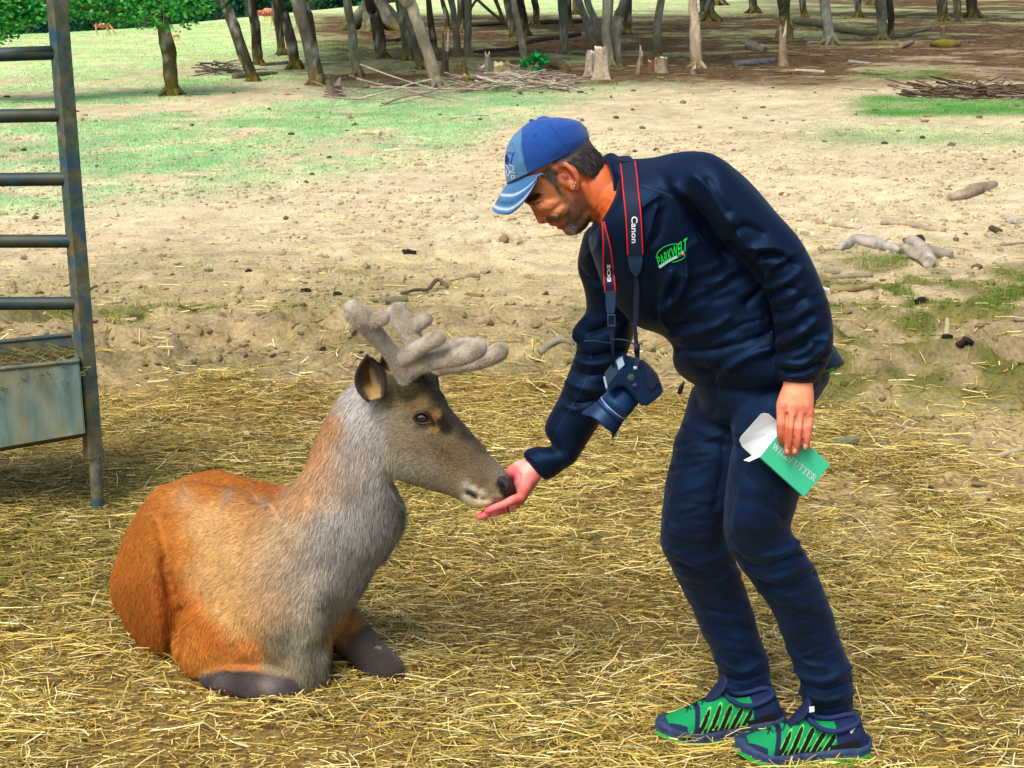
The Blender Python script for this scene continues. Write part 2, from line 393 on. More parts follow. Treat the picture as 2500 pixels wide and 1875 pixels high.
# ---- straw: loose stalks
def scatter(count, y0, y1, xk, dens, seed):
    g = np.random.default_rng(seed); xs, ys = [], []; got = 0
    while got < count:
        y = np.sqrt(g.random(count * 2) * (y1 * y1 - y0 * y0) + y0 * y0); x = (g.random(count * 2) * 2 - 1) * xk * (y + .4)
        k = g.random(count * 2) < dens(x, y); xs.append(x[k]); ys.append(y[k]); got += k.sum()
    return np.concatenate(xs)[:count], np.concatenate(ys)[:count], g
def stalks(count, y0, y1, dens, seed, lr, wr, colsets, name, zr=(.004, .035), tilt=.16, nseg=2):
    x, y, g = scatter(count, y0, y1, .42, dens, seed); a = g.random(count) * 2 * math.pi; a = np.where(g.random(count) < .35, (g.random(count) - .5) * .9, a)
    le = lr[0] + (lr[1] - lr[0]) * g.random(count) ** 2.2; wd = wr[0] + (wr[1] - wr[0]) * g.random(count)
    d = np.stack((np.cos(a), np.sin(a), (g.random(count) - .35) * tilt), 1); z = gz_at(x, y) + zr[0] + (zr[1] - zr[0]) * g.random(count) ** 1.5
    c = np.stack((x, y, z), 1); s = np.stack((-np.sin(a), np.cos(a), (g.random(count) - .5) * 1.6), 1); s /= np.linalg.norm(s, axis=1)[:, None]
    bend = (g.random((count, 3)) - .5) * (le * .22)[:, None]; bend[:, 2] = np.abs(bend[:, 2]) * .5
    ts = np.linspace(-.5, .5, nseg + 1); V = []
    for t in ts:
        p = c + d * (le * t)[:, None] + bend * (1 - 4 * t * t)
        p[:, 2] = np.maximum(p[:, 2], gz_at(p[:, 0], p[:, 1].clip(1.25)) + .002)
        V += [p - s * (wd / 2)[:, None], p + s * (wd / 2)[:, None]]
    V = np.stack(V, 1); k = 2 * (nseg + 1); base = np.arange(count)[:, None] * k
    F = np.concatenate([base + np.array([2 * i, 2 * i + 1, 2 * i + 3, 2 * i + 2]) for i in range(nseg)])
    cs = np.array([lin(c_) for c_ in colsets]); cc = cs[g.integers(len(cs), size=count)] * (.65 + .6 * g.random(count))[:, None]
    cc *= (.7 + .55 * fbm(np.stack((x, y), 1), 2.2, 3, 40))[:, None]
    return mesh_np(name, V.reshape(-1, 3), F, False, np.repeat(cc, k, 0))
straw_m = mat('straw', rough=.6, spec=.3, attr=True)
SC = [(212,188,108), (194,166,78), (222,202,128), (172,142,60), (146,122,50), (204,178,90), (126,114,50), (230,216,156), (112,94,44), (156,140,62), (134,126,58)]
foot = lambda x, y: 1 - .85 * np.maximum(np.exp(-(((x - .60) / .22) ** 2 + ((y - 3.00) / .07) ** 2)), np.exp(-(((x - .37) / .20) ** 2 + ((y - 3.12) / .06) ** 2)))
dn = lambda x, y: foot(x, y) * grid_at(straw, x, y) * (.16 + .84 * sstep(.34, .58, fbm(np.stack((x, y), 1), 2.6, 3, 41)))
link('straw', stalks(120000, 2.45, 6.6, dn, 51, (.020, .15), (.0012, .0032), SC, 'straw'), straw_m, label='loose yellow straw spread over the trampled ground', kind='stuff')
link('straw_chaff', stalks(95000, 2.45, 5.8, lambda x, y: foot(x, y) * grid_at(straw, x, y) * (.75 + .25 * sstep(.3, .5, fbm(np.stack((x, y), 1), 2.6, 3, 41))), 52, (.010, .05), (.0015, .0035), SC + [(110,92,46), (96,80,40)], 'chaff', zr=(.001, .012), nseg=1), straw_m, label='short broken straw chaff between the longer stalks', kind='stuff')
link('stray_straw', stalks(5000, 4.6, 11, lambda x, y: .15 + .5 * (1 - grid_at(straw, x, y)) * sstep(9, 5, y), 53, (.03, .16), (.003, .006), SC, 'stray', zr=(.004, .012), tilt=.05), straw_m, label='single straws blown over the bare soil', kind='stuff')
def hayd(x, y): return np.exp(-(((x + 1.25) / .7) ** 2 + ((y - 4.55) / .55) ** 2)) 
link('dark_hay', stalks(16000, 3.6, 5.6, hayd, 54, (.04, .2), (.0016, .0035), [(132,122,52), (110,104,44), (150,138,66), (92,86,36), (170,150,76)], 'hay', zr=(.004, .035), tilt=.3), straw_m, label='dull green hay fallen below the metal feeder', kind='stuff')
# ---- grass blades
def blades(count, y0, y1, dens, seed, hr, wd, cs, name, own=0):
    x, y, g = scatter(count, y0, y1, .44, dens, seed); a = g.random(count) * 2 * math.pi; h = hr[0] + (hr[1] - hr[0]) * g.random(count); z = gz_at(x, y) - .003
    sc_ = np.clip(y / 9, 1, 3); s = np.stack((np.cos(a), np.sin(a), 0 * a), 1) * (wd * sc_ / 2)[:, None]; b = np.stack((x, y, z), 1); ln = np.stack(((g.random(count) - .5) * 1.2, (g.random(count) - .5) * 1.2, np.ones(count)), 1) * h[:, None]
    V = np.stack((b - s, b + s, b + ln), 1).reshape(-1, 3); cc = np.array([lin(c_) for c_ in cs])[g.integers(len(cs), size=count)] * (.7 + .6 * g.random(count))[:, None]
    if own: cc = cc * (1 - own) + own * grid_at(gcol, x, y) * (.75 + .5 * g.random(count))[:, None]
    return mesh_np(name, V, np.arange(3 * count).reshape(-1, 3), True, np.repeat(cc, 3, 0))
grass_m = mat('grass', rough=.7, spec=.2, attr=True, trans=.25)
link('short_grass', blades(90000, 6, 26, lambda x, y: grid_at(grass, x, y) * .9 * sstep(30, 10, y) + .02, 61, (.008, .030), .005, [(150,188,124), (172,204,146), (134,178,110), (190,202,156), (116,166,96)], 'grass', .7), grass_m, label='short trodden green grass on the far side of the sand', kind='stuff')
link('sparse_grass', blades(20000, 4.6, 9.5, lambda x, y: grid_at(moss, x, y) ** 2 * sstep(.42, .6, fbm(np.stack((x, y), 1), 3.2, 3, 77)), 62, (.010, .04), .004, [(70,136,40), (100,146,50), (54,116,34), (136,140,62), (150,136,70)], 'grass'), grass_m, label='thin tufts of green grass on the brown soil', kind='stuff')
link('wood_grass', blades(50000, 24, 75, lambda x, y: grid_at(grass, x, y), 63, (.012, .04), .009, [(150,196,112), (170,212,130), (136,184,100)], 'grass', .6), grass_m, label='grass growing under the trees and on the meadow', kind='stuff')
# ---- clods and crumbs of soil
def clods(count, y0, y1, dens, seed, rr, cs, name):
    x, y, g = scatter(count, y0, y1, .45, dens, seed); bm = bmesh.new(); bmesh.ops.create_icosphere(bm, subdivisions=1, radius=1); me = bpy.data.meshes.new('i'); bm.to_mesh(me); bm.free()
    iv = to_np(me); fi = np.array([tuple(p.vertices) for p in me.polygons]); r = rr[0] + (rr[1] - rr[0]) * g.random(count) ** 4
    V = iv[None] * (.6 + .8 * g.random((count, len(iv), 1))) * r[:, None, None] * (1 + .5 * (g.random((count, 1, 3)) - .5)); V[:, :, 2] *= .5 + .4 * g.random((count, 1))
    V += np.stack((x, y, gz_at(x, y) + r * .15), 1)[:, None]; F = (fi[None] + (np.arange(count) * len(iv))[:, None, None]).reshape(-1, 3)
    base = grid_at(col, x, y) * (.68 + .42 * g.random(count))[:, None]
    if cs: base = np.array([lin(c_) for c_ in cs])[g.integers(len(cs), size=count)]
    return mesh_np(name, V.reshape(-1, 3), F, False, np.repeat(base, len(iv), 0))
soil_m = mat('soil_clod', rough=.95, spec=.1, attr=True, noise=.2, nscale=60, bump=.5, bscale=120)
link('soil_clods', clods(26000, 4.9, 17, lambda x, y: (1 - grid_at(straw, x, y)) * (1 - .9 * grid_at(grass, x, y)) * (.25 + sstep(.4, .6, fbm(np.stack((x, y), 1), 1.1, 2, 71))), 71, (.003, .030), None, 'clods'), soil_m, label='crumbled clods of dry soil across the bare ground', kind='stuff')
link('small_stones', clods(700, 4.5, 24, lambda x, y: .5 * (1 - grid_at(straw, x, y)), 72, (.006, .05), [(96,84,66), (130,112,86), (110,94,74), (160,142,112), (76,66,54)], 'stones'), soil_m, label='scattered dark crumbs and pebbles on the sand', kind='stuff')
link('leaf_litter', stalks(14000, 18, 60, lambda x, y: grid_at(wood, x, y) + .04 * (y < 26), 73, (.05, .40), (.006, .018), [(70,52,36), (96,72,48), (130,110,84), (52,40,30), (150,136,112)], 'litter', zr=(.01, .03), tilt=.05), straw_m, label='fallen twigs and leaf litter on the woodland floor', kind='stuff')
# ================================================================== the red deer stag lying in the straw
def rows(rs, **k): return loft([ring(r[0](r[1], r[2]), r[0](r[3], r[4]), r[5], r[6]) for r in rs], **k)
torso = pl(B, [(135,760,135,960,3.93,.08),(190,560,190,1090,3.90,.15),(280,420,280,1190,3.85,.20),(400,275,400,1250,3.80,.23),(540,235,540,1290,3.74,.24),
               (700,245,690,1340,3.68,.24),(860,270,850,1370,3.62,.24),(1020,295,1010,1370,3.58,.22),(1200,255,1200,1400,3.54,.19),
               (1400,330,1380,1350,3.50,.17),(1560,520,1520,1000,3.50,.11)], n=40, exp=0.88)
far_hip = pl(B, [(520,190,520,500,4.00,.08),(640,148,640,600,4.02,.12),(760,138,760,600,4.00,.13),(920,178,920,600,3.95,.12),(1100,222,1100,600,3.86,.11),(1260,225,1260,600,3.74,.09)], n=28)
haunch = pl(B, [(130,720,140,960,3.80,.08),(230,500,230,1130,3.74,.13),(340,420,340,1215,3.68,.16),(430,480,435,1262,3.66,.15),(500,640,490,1240,3.67,.10),(530,800,515,1100,3.70,.05)], n=32, exp=0.9)
shoulder = pl(B, [(515,1120,515,1270,3.50,.04),(590,1010,580,1375,3.48,.08),(730,900,720,1385,3.47,.095),(930,830,930,1372,3.46,.095),(1130,780,1130,1400,3.45,.095),(1290,800,1290,1500,3.41,.10),(1400,880,1415,1490,3.41,.06)], n=36, exp=0.92)
neck = rows([(N,470,610,560,1150,3.42,.065),(N,325,650,545,1250,3.43,.085),(N,185,800,585,1345,3.44,.095),(N,95,965,640,1460,3.45,.10),
             (B,1300,150,1925,330,3.46,.112),(B,1195,225,1925,450,3.48,.128),(B,1060,330,1850,605,3.49,.15),(B,940,480,1750,745,3.50,.165),(B,850,680,1665,890,3.50,.175),
             (B,850,900,1605,985,3.49,.175),(B,900,1100,1525,1140,3.47,.165),(B,1050,1290,1440,1285,3.45,.12),(B,1190,1450,1432,1480,3.43,.08)], n=40)
far_sh = pl(B, [(1380,900,1380,1200,3.62,.08),(1500,900,1480,1250,3.62,.08),(1590,955,1560,1210,3.62,.055),(1635,1000,1620,1090,3.62,.025)], n=24)
headl = pl(N, [(560,590,450,1130,3.425,.06),(690,600,500,1225,3.415,.078),(830,640,565,1275,3.40,.084),(895,730,670,1312,3.385,.083),(985,850,790,1350,3.37,.074),
               (1070,940,920,1392,3.355,.062),(1170,1055,1005,1425,3.34,.052),(1255,1155,1065,1465,3.325,.045),(1325,1225,1130,1495,3.315,.041),(1372,1300,1215,1490,3.305,.038),(1385,1360,1300,1455,3.30,.028)], n=36, round1=0.5)
brow = ptube(N, [(800,800,3.345,.018),(860,830,3.335,.020),(910,880,3.33,.014)])
browf = ptube(N, [(880,740,3.45,.018),(930,820,3.44,.014)])
legn = pl(G_, [(290,935,300,1015,3.40,.028),(430,905,420,1050,3.37,.034),(560,900,550,1090,3.35,.038),(700,920,690,1132,3.34,.041),(830,935,830,1158,3.335,.045),(930,955,940,1155,3.335,.042),(1000,1000,1005,1120,3.335,.024)], n=24)
legf = pl(G_, [(1300,560,1470,420,3.60,.05),(1330,740,1580,545,3.54,.046),(1430,845,1680,695,3.49,.045),(1530,905,1780,765,3.45,.045),(1595,965,1850,850,3.43,.044),(1670,1005,1858,930,3.42,.03)], n=24)
shin = ptube(G_, [(1720,930,3.45,.03),(1500,900,3.50,.022),(1250,880,3.56,.024)])
ped = [ptube(N, [(700,680,3.36,.030),(670,620,3.352,.027),(650,570,3.345,.020)]), ptube(N, [(820,680,3.44,.028),(805,620,3.455,.025),(795,575,3.46,.019)]), ptube(N, [(680,640,3.37,.026),(760,640,3.40,.032),(830,650,3.43,.026)])]
deer_me = remesh(ped + [torso, far_hip, haunch, shoulder, neck, far_sh, headl, brow, browf, legn, legf, shin], 0.0075, smooth=5)
folds(deer_me, [(B,[(520,1000),(505,1120),(492,1250)],-.02,9),(B,[(430,700),(480,850),(520,1000)],-.012,14),(B,[(1000,290),(1090,300),(1150,400)],-.008,12),
                (B,[(450,240),(620,225),(800,255),(980,295)],.010,9),(B,[(560,420),(590,800),(700,1000)],-.006,16),
                (N,[(1075,1395),(1180,1432),(1330,1448)],-.007,5),(N,[(860,880),(920,950),(990,1000)],-.006,8),(N,[(560,1240),(560,1330),(620,1400)],-.008,10),
                (G_,[(500,900),(700,930),(900,950)],-.01,10),(B,[(1430,980),(1480,1100),(1440,1250)],-.008,10),(B,[(1100,870),(1180,1100),(1230,1300)],-.006,22),
                (N,[(770,960),(830,1080),(960,1200)],-.005,14),(N,[(740,800),(800,780),(870,820)],.005,7)], smooth=1)
# uneven, furry surface
v = to_np(deer_me); n = normals(deer_me); px = proj(v)
v = v + n * ((fbm(v, 14, 3, 3) - .5) * .010 * sstep(1010, 930, px[:, 0]))[:, None]
deer_me.vertices.foreach_set('co', v.astype(np.float32).ravel()); deer_me.update()
v = to_np(deer_me); px = proj(v)
OR, TAN, GRY, FACE, DRK, CRM, LEG = (176,106,32), (206,164,104), (178,174,164), (122,104,74), (52,44,36), (206,192,158), (58,50,48)
blobs = [(B,150,800,110,OR),(B,300,500,90,OR),(B,300,1000,110,(150,82,20)),(B,460,900,50,(186,98,34)),(B,450,300,60,(190,120,44)),(B,900,170,50,OR),(B,700,150,50,OR),(B,1100,230,30,(190,110,45)),
  (B,560,600,35,(190,120,44)),(B,560,300,30,(180,150,120)),(B,700,500,60,TAN),(B,750,800,70,TAN),(B,900,600,70,TAN),(B,900,1000,60,TAN),(B,1000,400,60,(192,140,84)),(B,850,270,18,(150,130,120)),(B,1080,310,16,(140,125,118)),
  (B,600,1000,40,(190,110,34)),(B,600,1200,60,(198,126,46)),(B,720,1150,40,(182,100,30)),(B,700,1350,40,(200,130,54)),(B,900,1300,50,(205,128,58)),(B,680,1385,16,(215,190,140)),
  (B,1100,950,60,(186,150,108)),(B,1250,780,75,(176,166,148)),(B,1150,550,80,(190,164,128)),(B,1080,780,60,(192,160,118)),(B,1500,550,80,(178,174,166)),(B,1700,350,80,(170,168,162)),(B,1850,450,50,(140,138,132)),(B,1650,750,70,(150,146,138)),
  (B,1250,1150,60,(138,132,112)),(B,1350,1350,50,(140,134,114)),(B,1150,1350,40,(150,132,100)),(B,1500,950,50,(140,134,120)),(B,1590,1050,30,(196,128,48)),(B,1530,1180,28,(170,122,60)),
  (B,1300,250,50,(196,150,104)),(N,60,1150,45,(200,148,100)),(N,150,900,35,(196,150,104)),(N,160,1300,65,(190,164,134)),(N,300,1150,50,(176,166,154)),(N,310,820,40,(196,190,182)),(N,450,950,45,(184,180,172)),(N,500,1250,50,(176,172,162)),(N,400,740,25,(206,202,196)),
  (N,600,720,35,(106,94,66)),(N,600,900,40,(130,118,90)),(N,760,740,35,(98,86,58)),(N,700,1050,40,(124,112,86)),(N,620,1180,40,(150,142,122)),(N,800,1250,40,(148,140,120)),(N,950,1130,45,(108,94,66)),(N,1100,1180,40,(104,92,66)),(N,1000,1330,30,(140,128,100)),
  (N,1090,990,22,(50,42,32)),(N,960,890,22,(44,36,26)),(N,890,760,20,(50,40,26)),(N,1180,1090,20,(66,56,44)),(N,820,640,22,(44,34,20)),(N,940,960,13,(30,24,20)),(N,900,920,9,(40,28,20)),(N,1220,1180,30,(104,94,72)),(N,1300,1250,18,(118,112,98)),
  (N,780,800,13,(150,122,70)),(N,720,830,9,(140,105,62)),(N,880,860,10,(190,150,84)),(N,860,960,9,(150,116,66)),(N,780,950,9,(120,100,72)),(N,690,880,10,(104,88,62)),
  (N,1070,1335,8,(218,208,184)),(N,1120,1365,7,(214,204,180)),(N,1180,1400,8,(206,192,160)),(N,1240,1425,7,(200,184,150)),(N,1280,1440,10,(190,172,138)),(N,1090,1390,5.5,(34,30,28)),(N,1115,1405,5.5,(34,30,28)),(N,1140,1418,4,(40,34,30)),(N,1100,1460,10,(210,196,160)),(N,1180,1480,14,(216,202,164)),(N,1060,1420,7,(196,188,170)),(N,1190,1430,4,(80,50,40)),(N,1260,1455,4,(90,56,44)),
  (N,1300,1320,9,(34,32,32)),(N,1350,1370,12,(26,25,27)),(N,1350,1290,9,(70,60,52)),(N,1270,1300,9,(120,104,82)),(N,1240,1380,12,(124,108,80)),
  (G_,420,980,30,LEG),(G_,600,1000,32,(72,62,62)),(G_,760,1040,32,(92,82,82)),(G_,930,1060,26,(62,50,46)),(G_,1450,700,26,LEG),(G_,1560,640,26,(66,60,52)),(G_,1650,820,30,(58,50,46)),(G_,1770,900,28,(62,52,46)),(G_,1500,860,24,(46,40,36)),(G_,1510,500,14,(140,122,92)),(G_,1350,800,24,(30,26,24)),(G_,320,960,14,(150,130,90)),
  (G_,1665,735,3.5,(170,168,130)),(G_,1640,725,2.5,(165,160,125))]
cols = paint(px, blobs, (170,140,100), 1e-5)
for pl_, hw, cc in (([G_(300,970), G_(430,980), G_(560,995), G_(700,1025), G_(830,1050), G_(960,1060)], [14,21,28,32,34,32], (70,62,62)),):
    d_ = np.stack([np.linalg.norm(px - np.array(q), axis=1) / h_ for q, h_ in zip(catmull(pl_, 4), np.interp(np.linspace(0, 5, 21), range(6), hw))], 1).min(1)
    kn = np.exp(-(((px - np.array(G_(800,1010))) ** 2).sum(1)) / 500)[:, None]; cc = np.array(cc) ; al = (sstep(1.12, .9, d_) * (v[:, 1] < 3.42))[:, None]; cols = cols * (1 - al) + (np.array(lin(cc)) * (1 - kn) + np.array(lin((128,116,112))) * kn) * (.6 + .9 * fbm(v, 22, 3, 6))[:, None] * al  # paler spot on the knee: a highlight painted into the leg colour
cols *= (0.78 + 0.44 * fbm(v, 45, 3, 5))[:, None]
cols = np.clip(cols * .90, 0, .92)
set_col(deer_me, cols)
fur_m = mat('deer_fur', rough=0.85, spec=0.15, attr=True, noise=0.22, nscale=150, bump=0.5, bscale=260, sheen=0.15)
gd = P(B(900, 1400), 3.5)
stag = empty('red_deer', (gd[0], 3.6, 0), 'red deer stag with velvet antlers lying in the straw, eating from a hand', 'deer')
link('body', deer_me, fur_m, stag)
# fur strands
def make_fur(me, cols, count, flow, lenf, wid, lift=0.25, seed=1, yexp=None, keep=None):
    g = np.random.default_rng(seed); me.calc_loop_triangles()
    tri = np.empty(len(me.loop_triangles) * 3, np.int32); me.loop_triangles.foreach_get('vertices', tri); tri = tri.reshape(-1, 3)
    v = to_np(me); nn = normals(me)
    ar = np.linalg.norm(np.cross(v[tri[:, 1]] - v[tri[:, 0]], v[tri[:, 2]] - v[tri[:, 0]]), axis=1)
    if keep is not None: ar = ar * keep(v[tri].mean(1), nn[tri].mean(1))
    k = g.choice(len(tri), count, p=ar / ar.sum()); t = tri[k]
    r1 = np.sqrt(g.random(count)); r2 = g.random(count); wt = np.stack((1 - r1, r1 * (1 - r2), r1 * r2), 1)[:, :, None]
    p = (v[t] * wt).sum(1); n = (nn[t] * wt).sum(1); n /= np.linalg.norm(n, axis=1)[:, None]; c = (cols[t] * wt).sum(1)
    px = proj(p); d2 = flow(px); le = lenf(px) * (0.6 + 0.8 * g.random(count))
    up = np.array((0, SP, CP)); d = np.outer(d2[:, 0], (1, 0, 0)) - np.outer(d2[:, 1], up)
    d += (g.random((count, 3)) - .5) * .5
    d -= n * (d * n).sum(1)[:, None]; d /= np.linalg.norm(d, axis=1)[:, None] + 1e-9
    s = np.cross(n, d) + (g.random((count, 3)) - .5) * .6; s /= np.linalg.norm(s, axis=1)[:, None] + 1e-9
    tip = p + d * le[:, None] + n * (le * lift * (0.5 + g.random(count)))[:, None]
    wv = s * (wid * (0.6 + 0.8 * g.random(count)) / 2)[:, None]; p = p - n * .001
    V = np.stack((p - wv, p + wv, tip), 1).reshape(-1, 3); F = np.arange(3 * count).reshape(-1, 3)
    C = c * np.where(g.random(count) < .22, .45, .70 + .75 * g.random(count))[:, None]; C = np.repeat(C, 3, 0); C[2::3] *= 1.15
    return mesh_np('fur', V, F, True, C)
def field(items):
    q = np.array([c(x, y) for c, x, y, *_ in items]); vals = np.array([it[3:] for it in items], float)
    def fn(px, cols=slice(None)):
        num = 0; den = 0
        for i in range(len(q)):
            wgt = 1.0 / (((px - q[i]) ** 2).sum(1) + 400); wgt = wgt ** 2
            num = num + wgt[:, None] * vals[i]; den = den + wgt
        return num / den[:, None]
    return fn
fld = field([(N,1300,1300,-.8,-.6,4),(N,1100,1100,-.8,-.6,6),(N,950,950,-.8,-.7,6),(N,850,720,-.7,-.7,8),(N,900,1200,-.9,-.3,8),(N,1150,1460,-.9,.3,4),(N,750,1000,-.9,.1,9),(N,700,1250,-.8,.6,12),(N,600,800,-.8,.2,11),(N,400,850,-.5,.9,20),
  (N,250,1050,-.2,1,22),(N,500,1200,-.2,1,22),(N,100,1300,-.4,.9,18),(B,1800,400,.1,1,34),(B,1900,450,.3,1,40),(B,1600,700,-.1,1,30),(B,1400,500,-.3,1,24),(B,1200,800,-.5,.8,22),(B,1300,1200,.0,1,22),(B,1350,1400,.1,1,28),(B,1000,600,-.8,.6,15),(B,800,900,-.9,.6,14),
  (B,600,600,-.8,.6,12),(B,300,600,-.6,.8,13),(B,250,1000,-.2,1,16),(B,700,250,-1,.1,10),(B,600,1200,-.2,1,16),(B,900,1300,-.5,.8,14),(B,700,1370,.2,1,14),(B,1580,1080,0,1,18),(G_,700,1020,.9,.3,3),(G_,900,1050,.9,.4,3),(G_,420,980,.8,.3,5),(G_,1500,650,.6,.8,5),(G_,1750,880,.6,.8,3),(B,120,700,-.9,.5,14)])
fur = make_fur(deer_me, cols, 300000, lambda p: fld(p)[:, :2], lambda p: fld(p)[:, 2] * .00098, .0017, 0.2, 3,
               keep=lambda c, n: 1.0 * (c[:, 2] > -0.01) * (0.35 + 0.65 * (n[:, 1] < 0.25)))
hair_m = mat('deer_hair', rough=0.7, spec=0.2, attr=True)
link('fur', fur, hair_m, stag, kind='stuff')
# antlers in velvet
velvet = mat('antler_velvet', lin((184,176,158)), 0.95, 0.1, col2=lin((132,120,100)), noise=0.15, nscale=26, bump=0.4, bscale=400, sheen=0.6, sheen_tint=(.9,.85,.8))
u = 1 / 2900.0
def antler(parts): 
    return remesh([ptube(N, [(x, y, Y, r * u * 1.12) for x, y, Y, r in rw], n=16, sub=5) for rw in parts], 0.0035, smooth=5)
an = antler([[(670,630,3.35,60),(610,500,3.33,58),(530,400,3.31,54),(440,300,3.29,62),(370,215,3.27,72),(305,158,3.26,66)],[(400,260,3.28,56),(470,225,3.265,50),(512,212,3.255,46)],
             [(620,500,3.33,50),(700,450,3.305,52),(800,390,3.28,50),(885,342,3.26,53)],[(680,580,3.35,62),(760,525,3.33,60),(900,492,3.30,58),(1040,468,3.275,60),(1150,412,3.26,64)]])
af = antler([[(800,620,3.46,58),(770,480,3.48,55),(730,370,3.50,56),(660,260,3.52,66),(600,170,3.53,66)],[(690,300,3.51,56),(750,250,3.50,50),(805,218,3.49,46)],
             [(780,460,3.48,42),(880,405,3.46,42),(1000,388,3.44,38),(1100,378,3.43,36)],[(790,590,3.46,56),(900,545,3.44,52),(1080,518,3.42,54),(1220,478,3.40,58),(1300,438,3.39,60)]])
def velvet_fur(me, o, seed):
    c = np.tile(np.array(lin((188,180,162))), (len(me.vertices), 1)) * (0.8 + .4 * fbm(to_np(me), 40, 3, seed))[:, None]
    f = make_fur(me, c, 22000, lambda p: np.tile((-.3, .5), (len(p), 1)), lambda p: np.full(len(p), .0035), .0007, 0.9, seed)
    link('velvet_fuzz', f, hair_m, o, kind='stuff')
for me_, sd in ((an, 11), (af, 12)):
    o = link('antler', me_, velvet, stag); velvet_fur(me_, o, sd)
cor_ = ptube(N, [(640,640,3.345,.028),(740,620,3.38,.034),(830,640,3.43,.028)], n=18)
# ears: cupped shells
def ear(tip, base, le, re, Y, cup, name='ear'):
    nu, nv = 27, 44; tip, base, le, re = [np.array(N(*q)) for q in (tip, base, le, re)]; vs = []; cs = []
    for i in range(nv):
        t = i / (nv - 1); wdt = math.sin(math.pi * min(1, t * .86 + .14)) ** .7 if t < .97 else .12
        mid = base * (1 - t) + tip * t; bow = (le + re) / 2 - (base + tip) / 2; mid = mid + bow * math.sin(math.pi * t)
        hw = (re - le) / 2 * wdt
        for j in range(nu):
            s = j / (nu - 1) * 2 - 1; depth = cup * (1 - s * s) * math.sin(math.pi * (.15 + .8 * (1 - t))) 
            vs.append(P(mid + hw * s, Y + depth)); 
            e1 = sstep(.55, .85, abs(s)); e1 = max(e1, sstep(.84, .96, t)); l1 = max(sstep(.42, .2, t), sstep(.0, .15, s) * sstep(.6, .42, s) * sstep(.85, .6, t))
            q_ = np.array((96,64,38)) * (1 - l1) + np.array((166,138,90)) * l1; q_ = q_ * (1 - e1) + np.array((58,46,30)) * e1; cs.append(lin(q_))
    f = [(i * nu + j, i * nu + j + 1, (i + 1) * nu + j + 1, (i + 1) * nu + j) for i in range(nv - 1) for j in range(nu - 1)]
    me = mesh_np(name, vs, f, True, np.array(cs)); o = link('ear', me, fur_m, stag)
    md = o.modifiers.new('s', 'SOLIDIFY'); md.thickness = .006; md.offset = 1
    c = np.array(cs)
    fz = make_fur(me, c, 5000, lambda p: np.tile((.35, -.9), (len(p), 1)), lambda p: np.full(len(p), .014), .0011, .5, 21)
    link('ear_hair', fz, hair_m, o, kind='stuff'); return o
ear((402,468), (465,765), (316,640), (528,580), 3.33, .045)
ear((505,478), (590,610), (485,560), (600,520), 3.52, .02)
# eye, nose
eye_m = mat('deer_eye', lin((38,20,12)), 0.06, 0.8, coat=1.0)
e = ellipsoid(P(N(772,884), 3.318), .0165, .010, .0125, n=20)
eo = link('eye', mesh_np('eye', *e), eye_m, stag)
lid_m = mat('deer_eyelid', lin((46,30,22)), 0.5, 0.4)
lid = tube([P(N(*q), 3.3085) for q in [(718,885),(740,858),(780,846),(815,862),(845,905),(850,930)]], [.0028,.0045,.005,.0045,.004,.002], n=10)
lid2 = tube([P(N(*q), 3.3085) for q in [(718,885),(738,912),(775,925),(815,920),(848,925)]], [.0025,.003,.003,.003,.002], n=10)
link('upper_eyelid', mesh_np('lid', *lid), lid_m, eo); link('lower_eyelid', mesh_np('lid', *lid2), lid_m, eo)
nose_m = mat('deer_nose', lin((30,30,34)), 0.35, 0.5, noise=.2, nscale=300, bump=.5, bscale=350)
nz = remesh([ptube(N, [(1310,1305,3.285,.011),(1340,1345,3.283,.0155),(1362,1395,3.29,.012)]), ptube(N, [(1335,1300,3.325,.011),(1372,1345,3.315,.0155),(1378,1400,3.31,.012)]), ptube(N, [(1350,1330,3.30,.015),(1374,1370,3.30,.016),(1365,1415,3.30,.011)])], .003, 4)
no = link('nose', nz, nose_m, stag)
nst = tube([P(N(*q), 3.2705) for q in [(1302,1318),(1312,1335),(1330,1350),(1338,1352)]], [.003,.005,.004,.002], n=10)
link('nostril', mesh_np('nostril', *nst), mat('nostril_dark', (.004,.004,.005), .5), no)
# ================================================================== the man feeding the deer
def prow(rs, **k): return loft([ring(r[0](r[1], r[2]), r[0](r[3], r[4]), r[5], r[6]) for r in rs], **k)
man = empty('person', (0.56, 3.18, 0), 'person in navy jacket and blue cap bending down to hand-feed the deer', 'person')
# ---- body: head, neck, hands, with the limbs that the clothes cover
YH = 3.20
head = pl(H, [(925,1188,1060,1090,YH,.030),(862,1152,1090,1020,YH,.042),(834,1112,1110,955,YH,.050),(806,1120,1130,920,YH,.053),(782,1085,1140,890,YH,.056),(745,1078,1150,860,YH,.058),
              (692,1056,1160,820,YH,.060),(650,1025,1170,780,YH,.062),(598,985,1180,725,YH,.064),(542,938,1190,650,YH,.067),(492,893,1195,560,YH,.071),(445,800,1170,470,YH,.074),
              (400,690,1110,400,YH,.076),(385,560,1060,330,YH,.075),(410,430,1010,270,YH,.070),(480,310,940,225,YH,.058),(590,240,820,205,YH,.035)], n=40, sub=2, exp=.95, round0=.3)
nose = loft([ring(H(520,925), H(600,905), YH, .008), ring(H(545,965), H(640,940), YH, .010), ring(H(572,1020), H(670,975), YH, .012), ring(H(592,1065), H(690,1010), YH, .015), ring(H(608,1092), H(700,1045), YH, .017), ring(H(640,1092), H(700,1062), YH, .012)], n=20, sub=3, round1=.5, round0=.5)
ala = [ptube(H, [(650,1070,YH - .012,.006),(680,1050,YH - .016,.007),(692,1020,YH - .015,.005)]), ptube(H, [(650,1070,YH + .012,.006),(680,1050,YH + .016,.007)])]
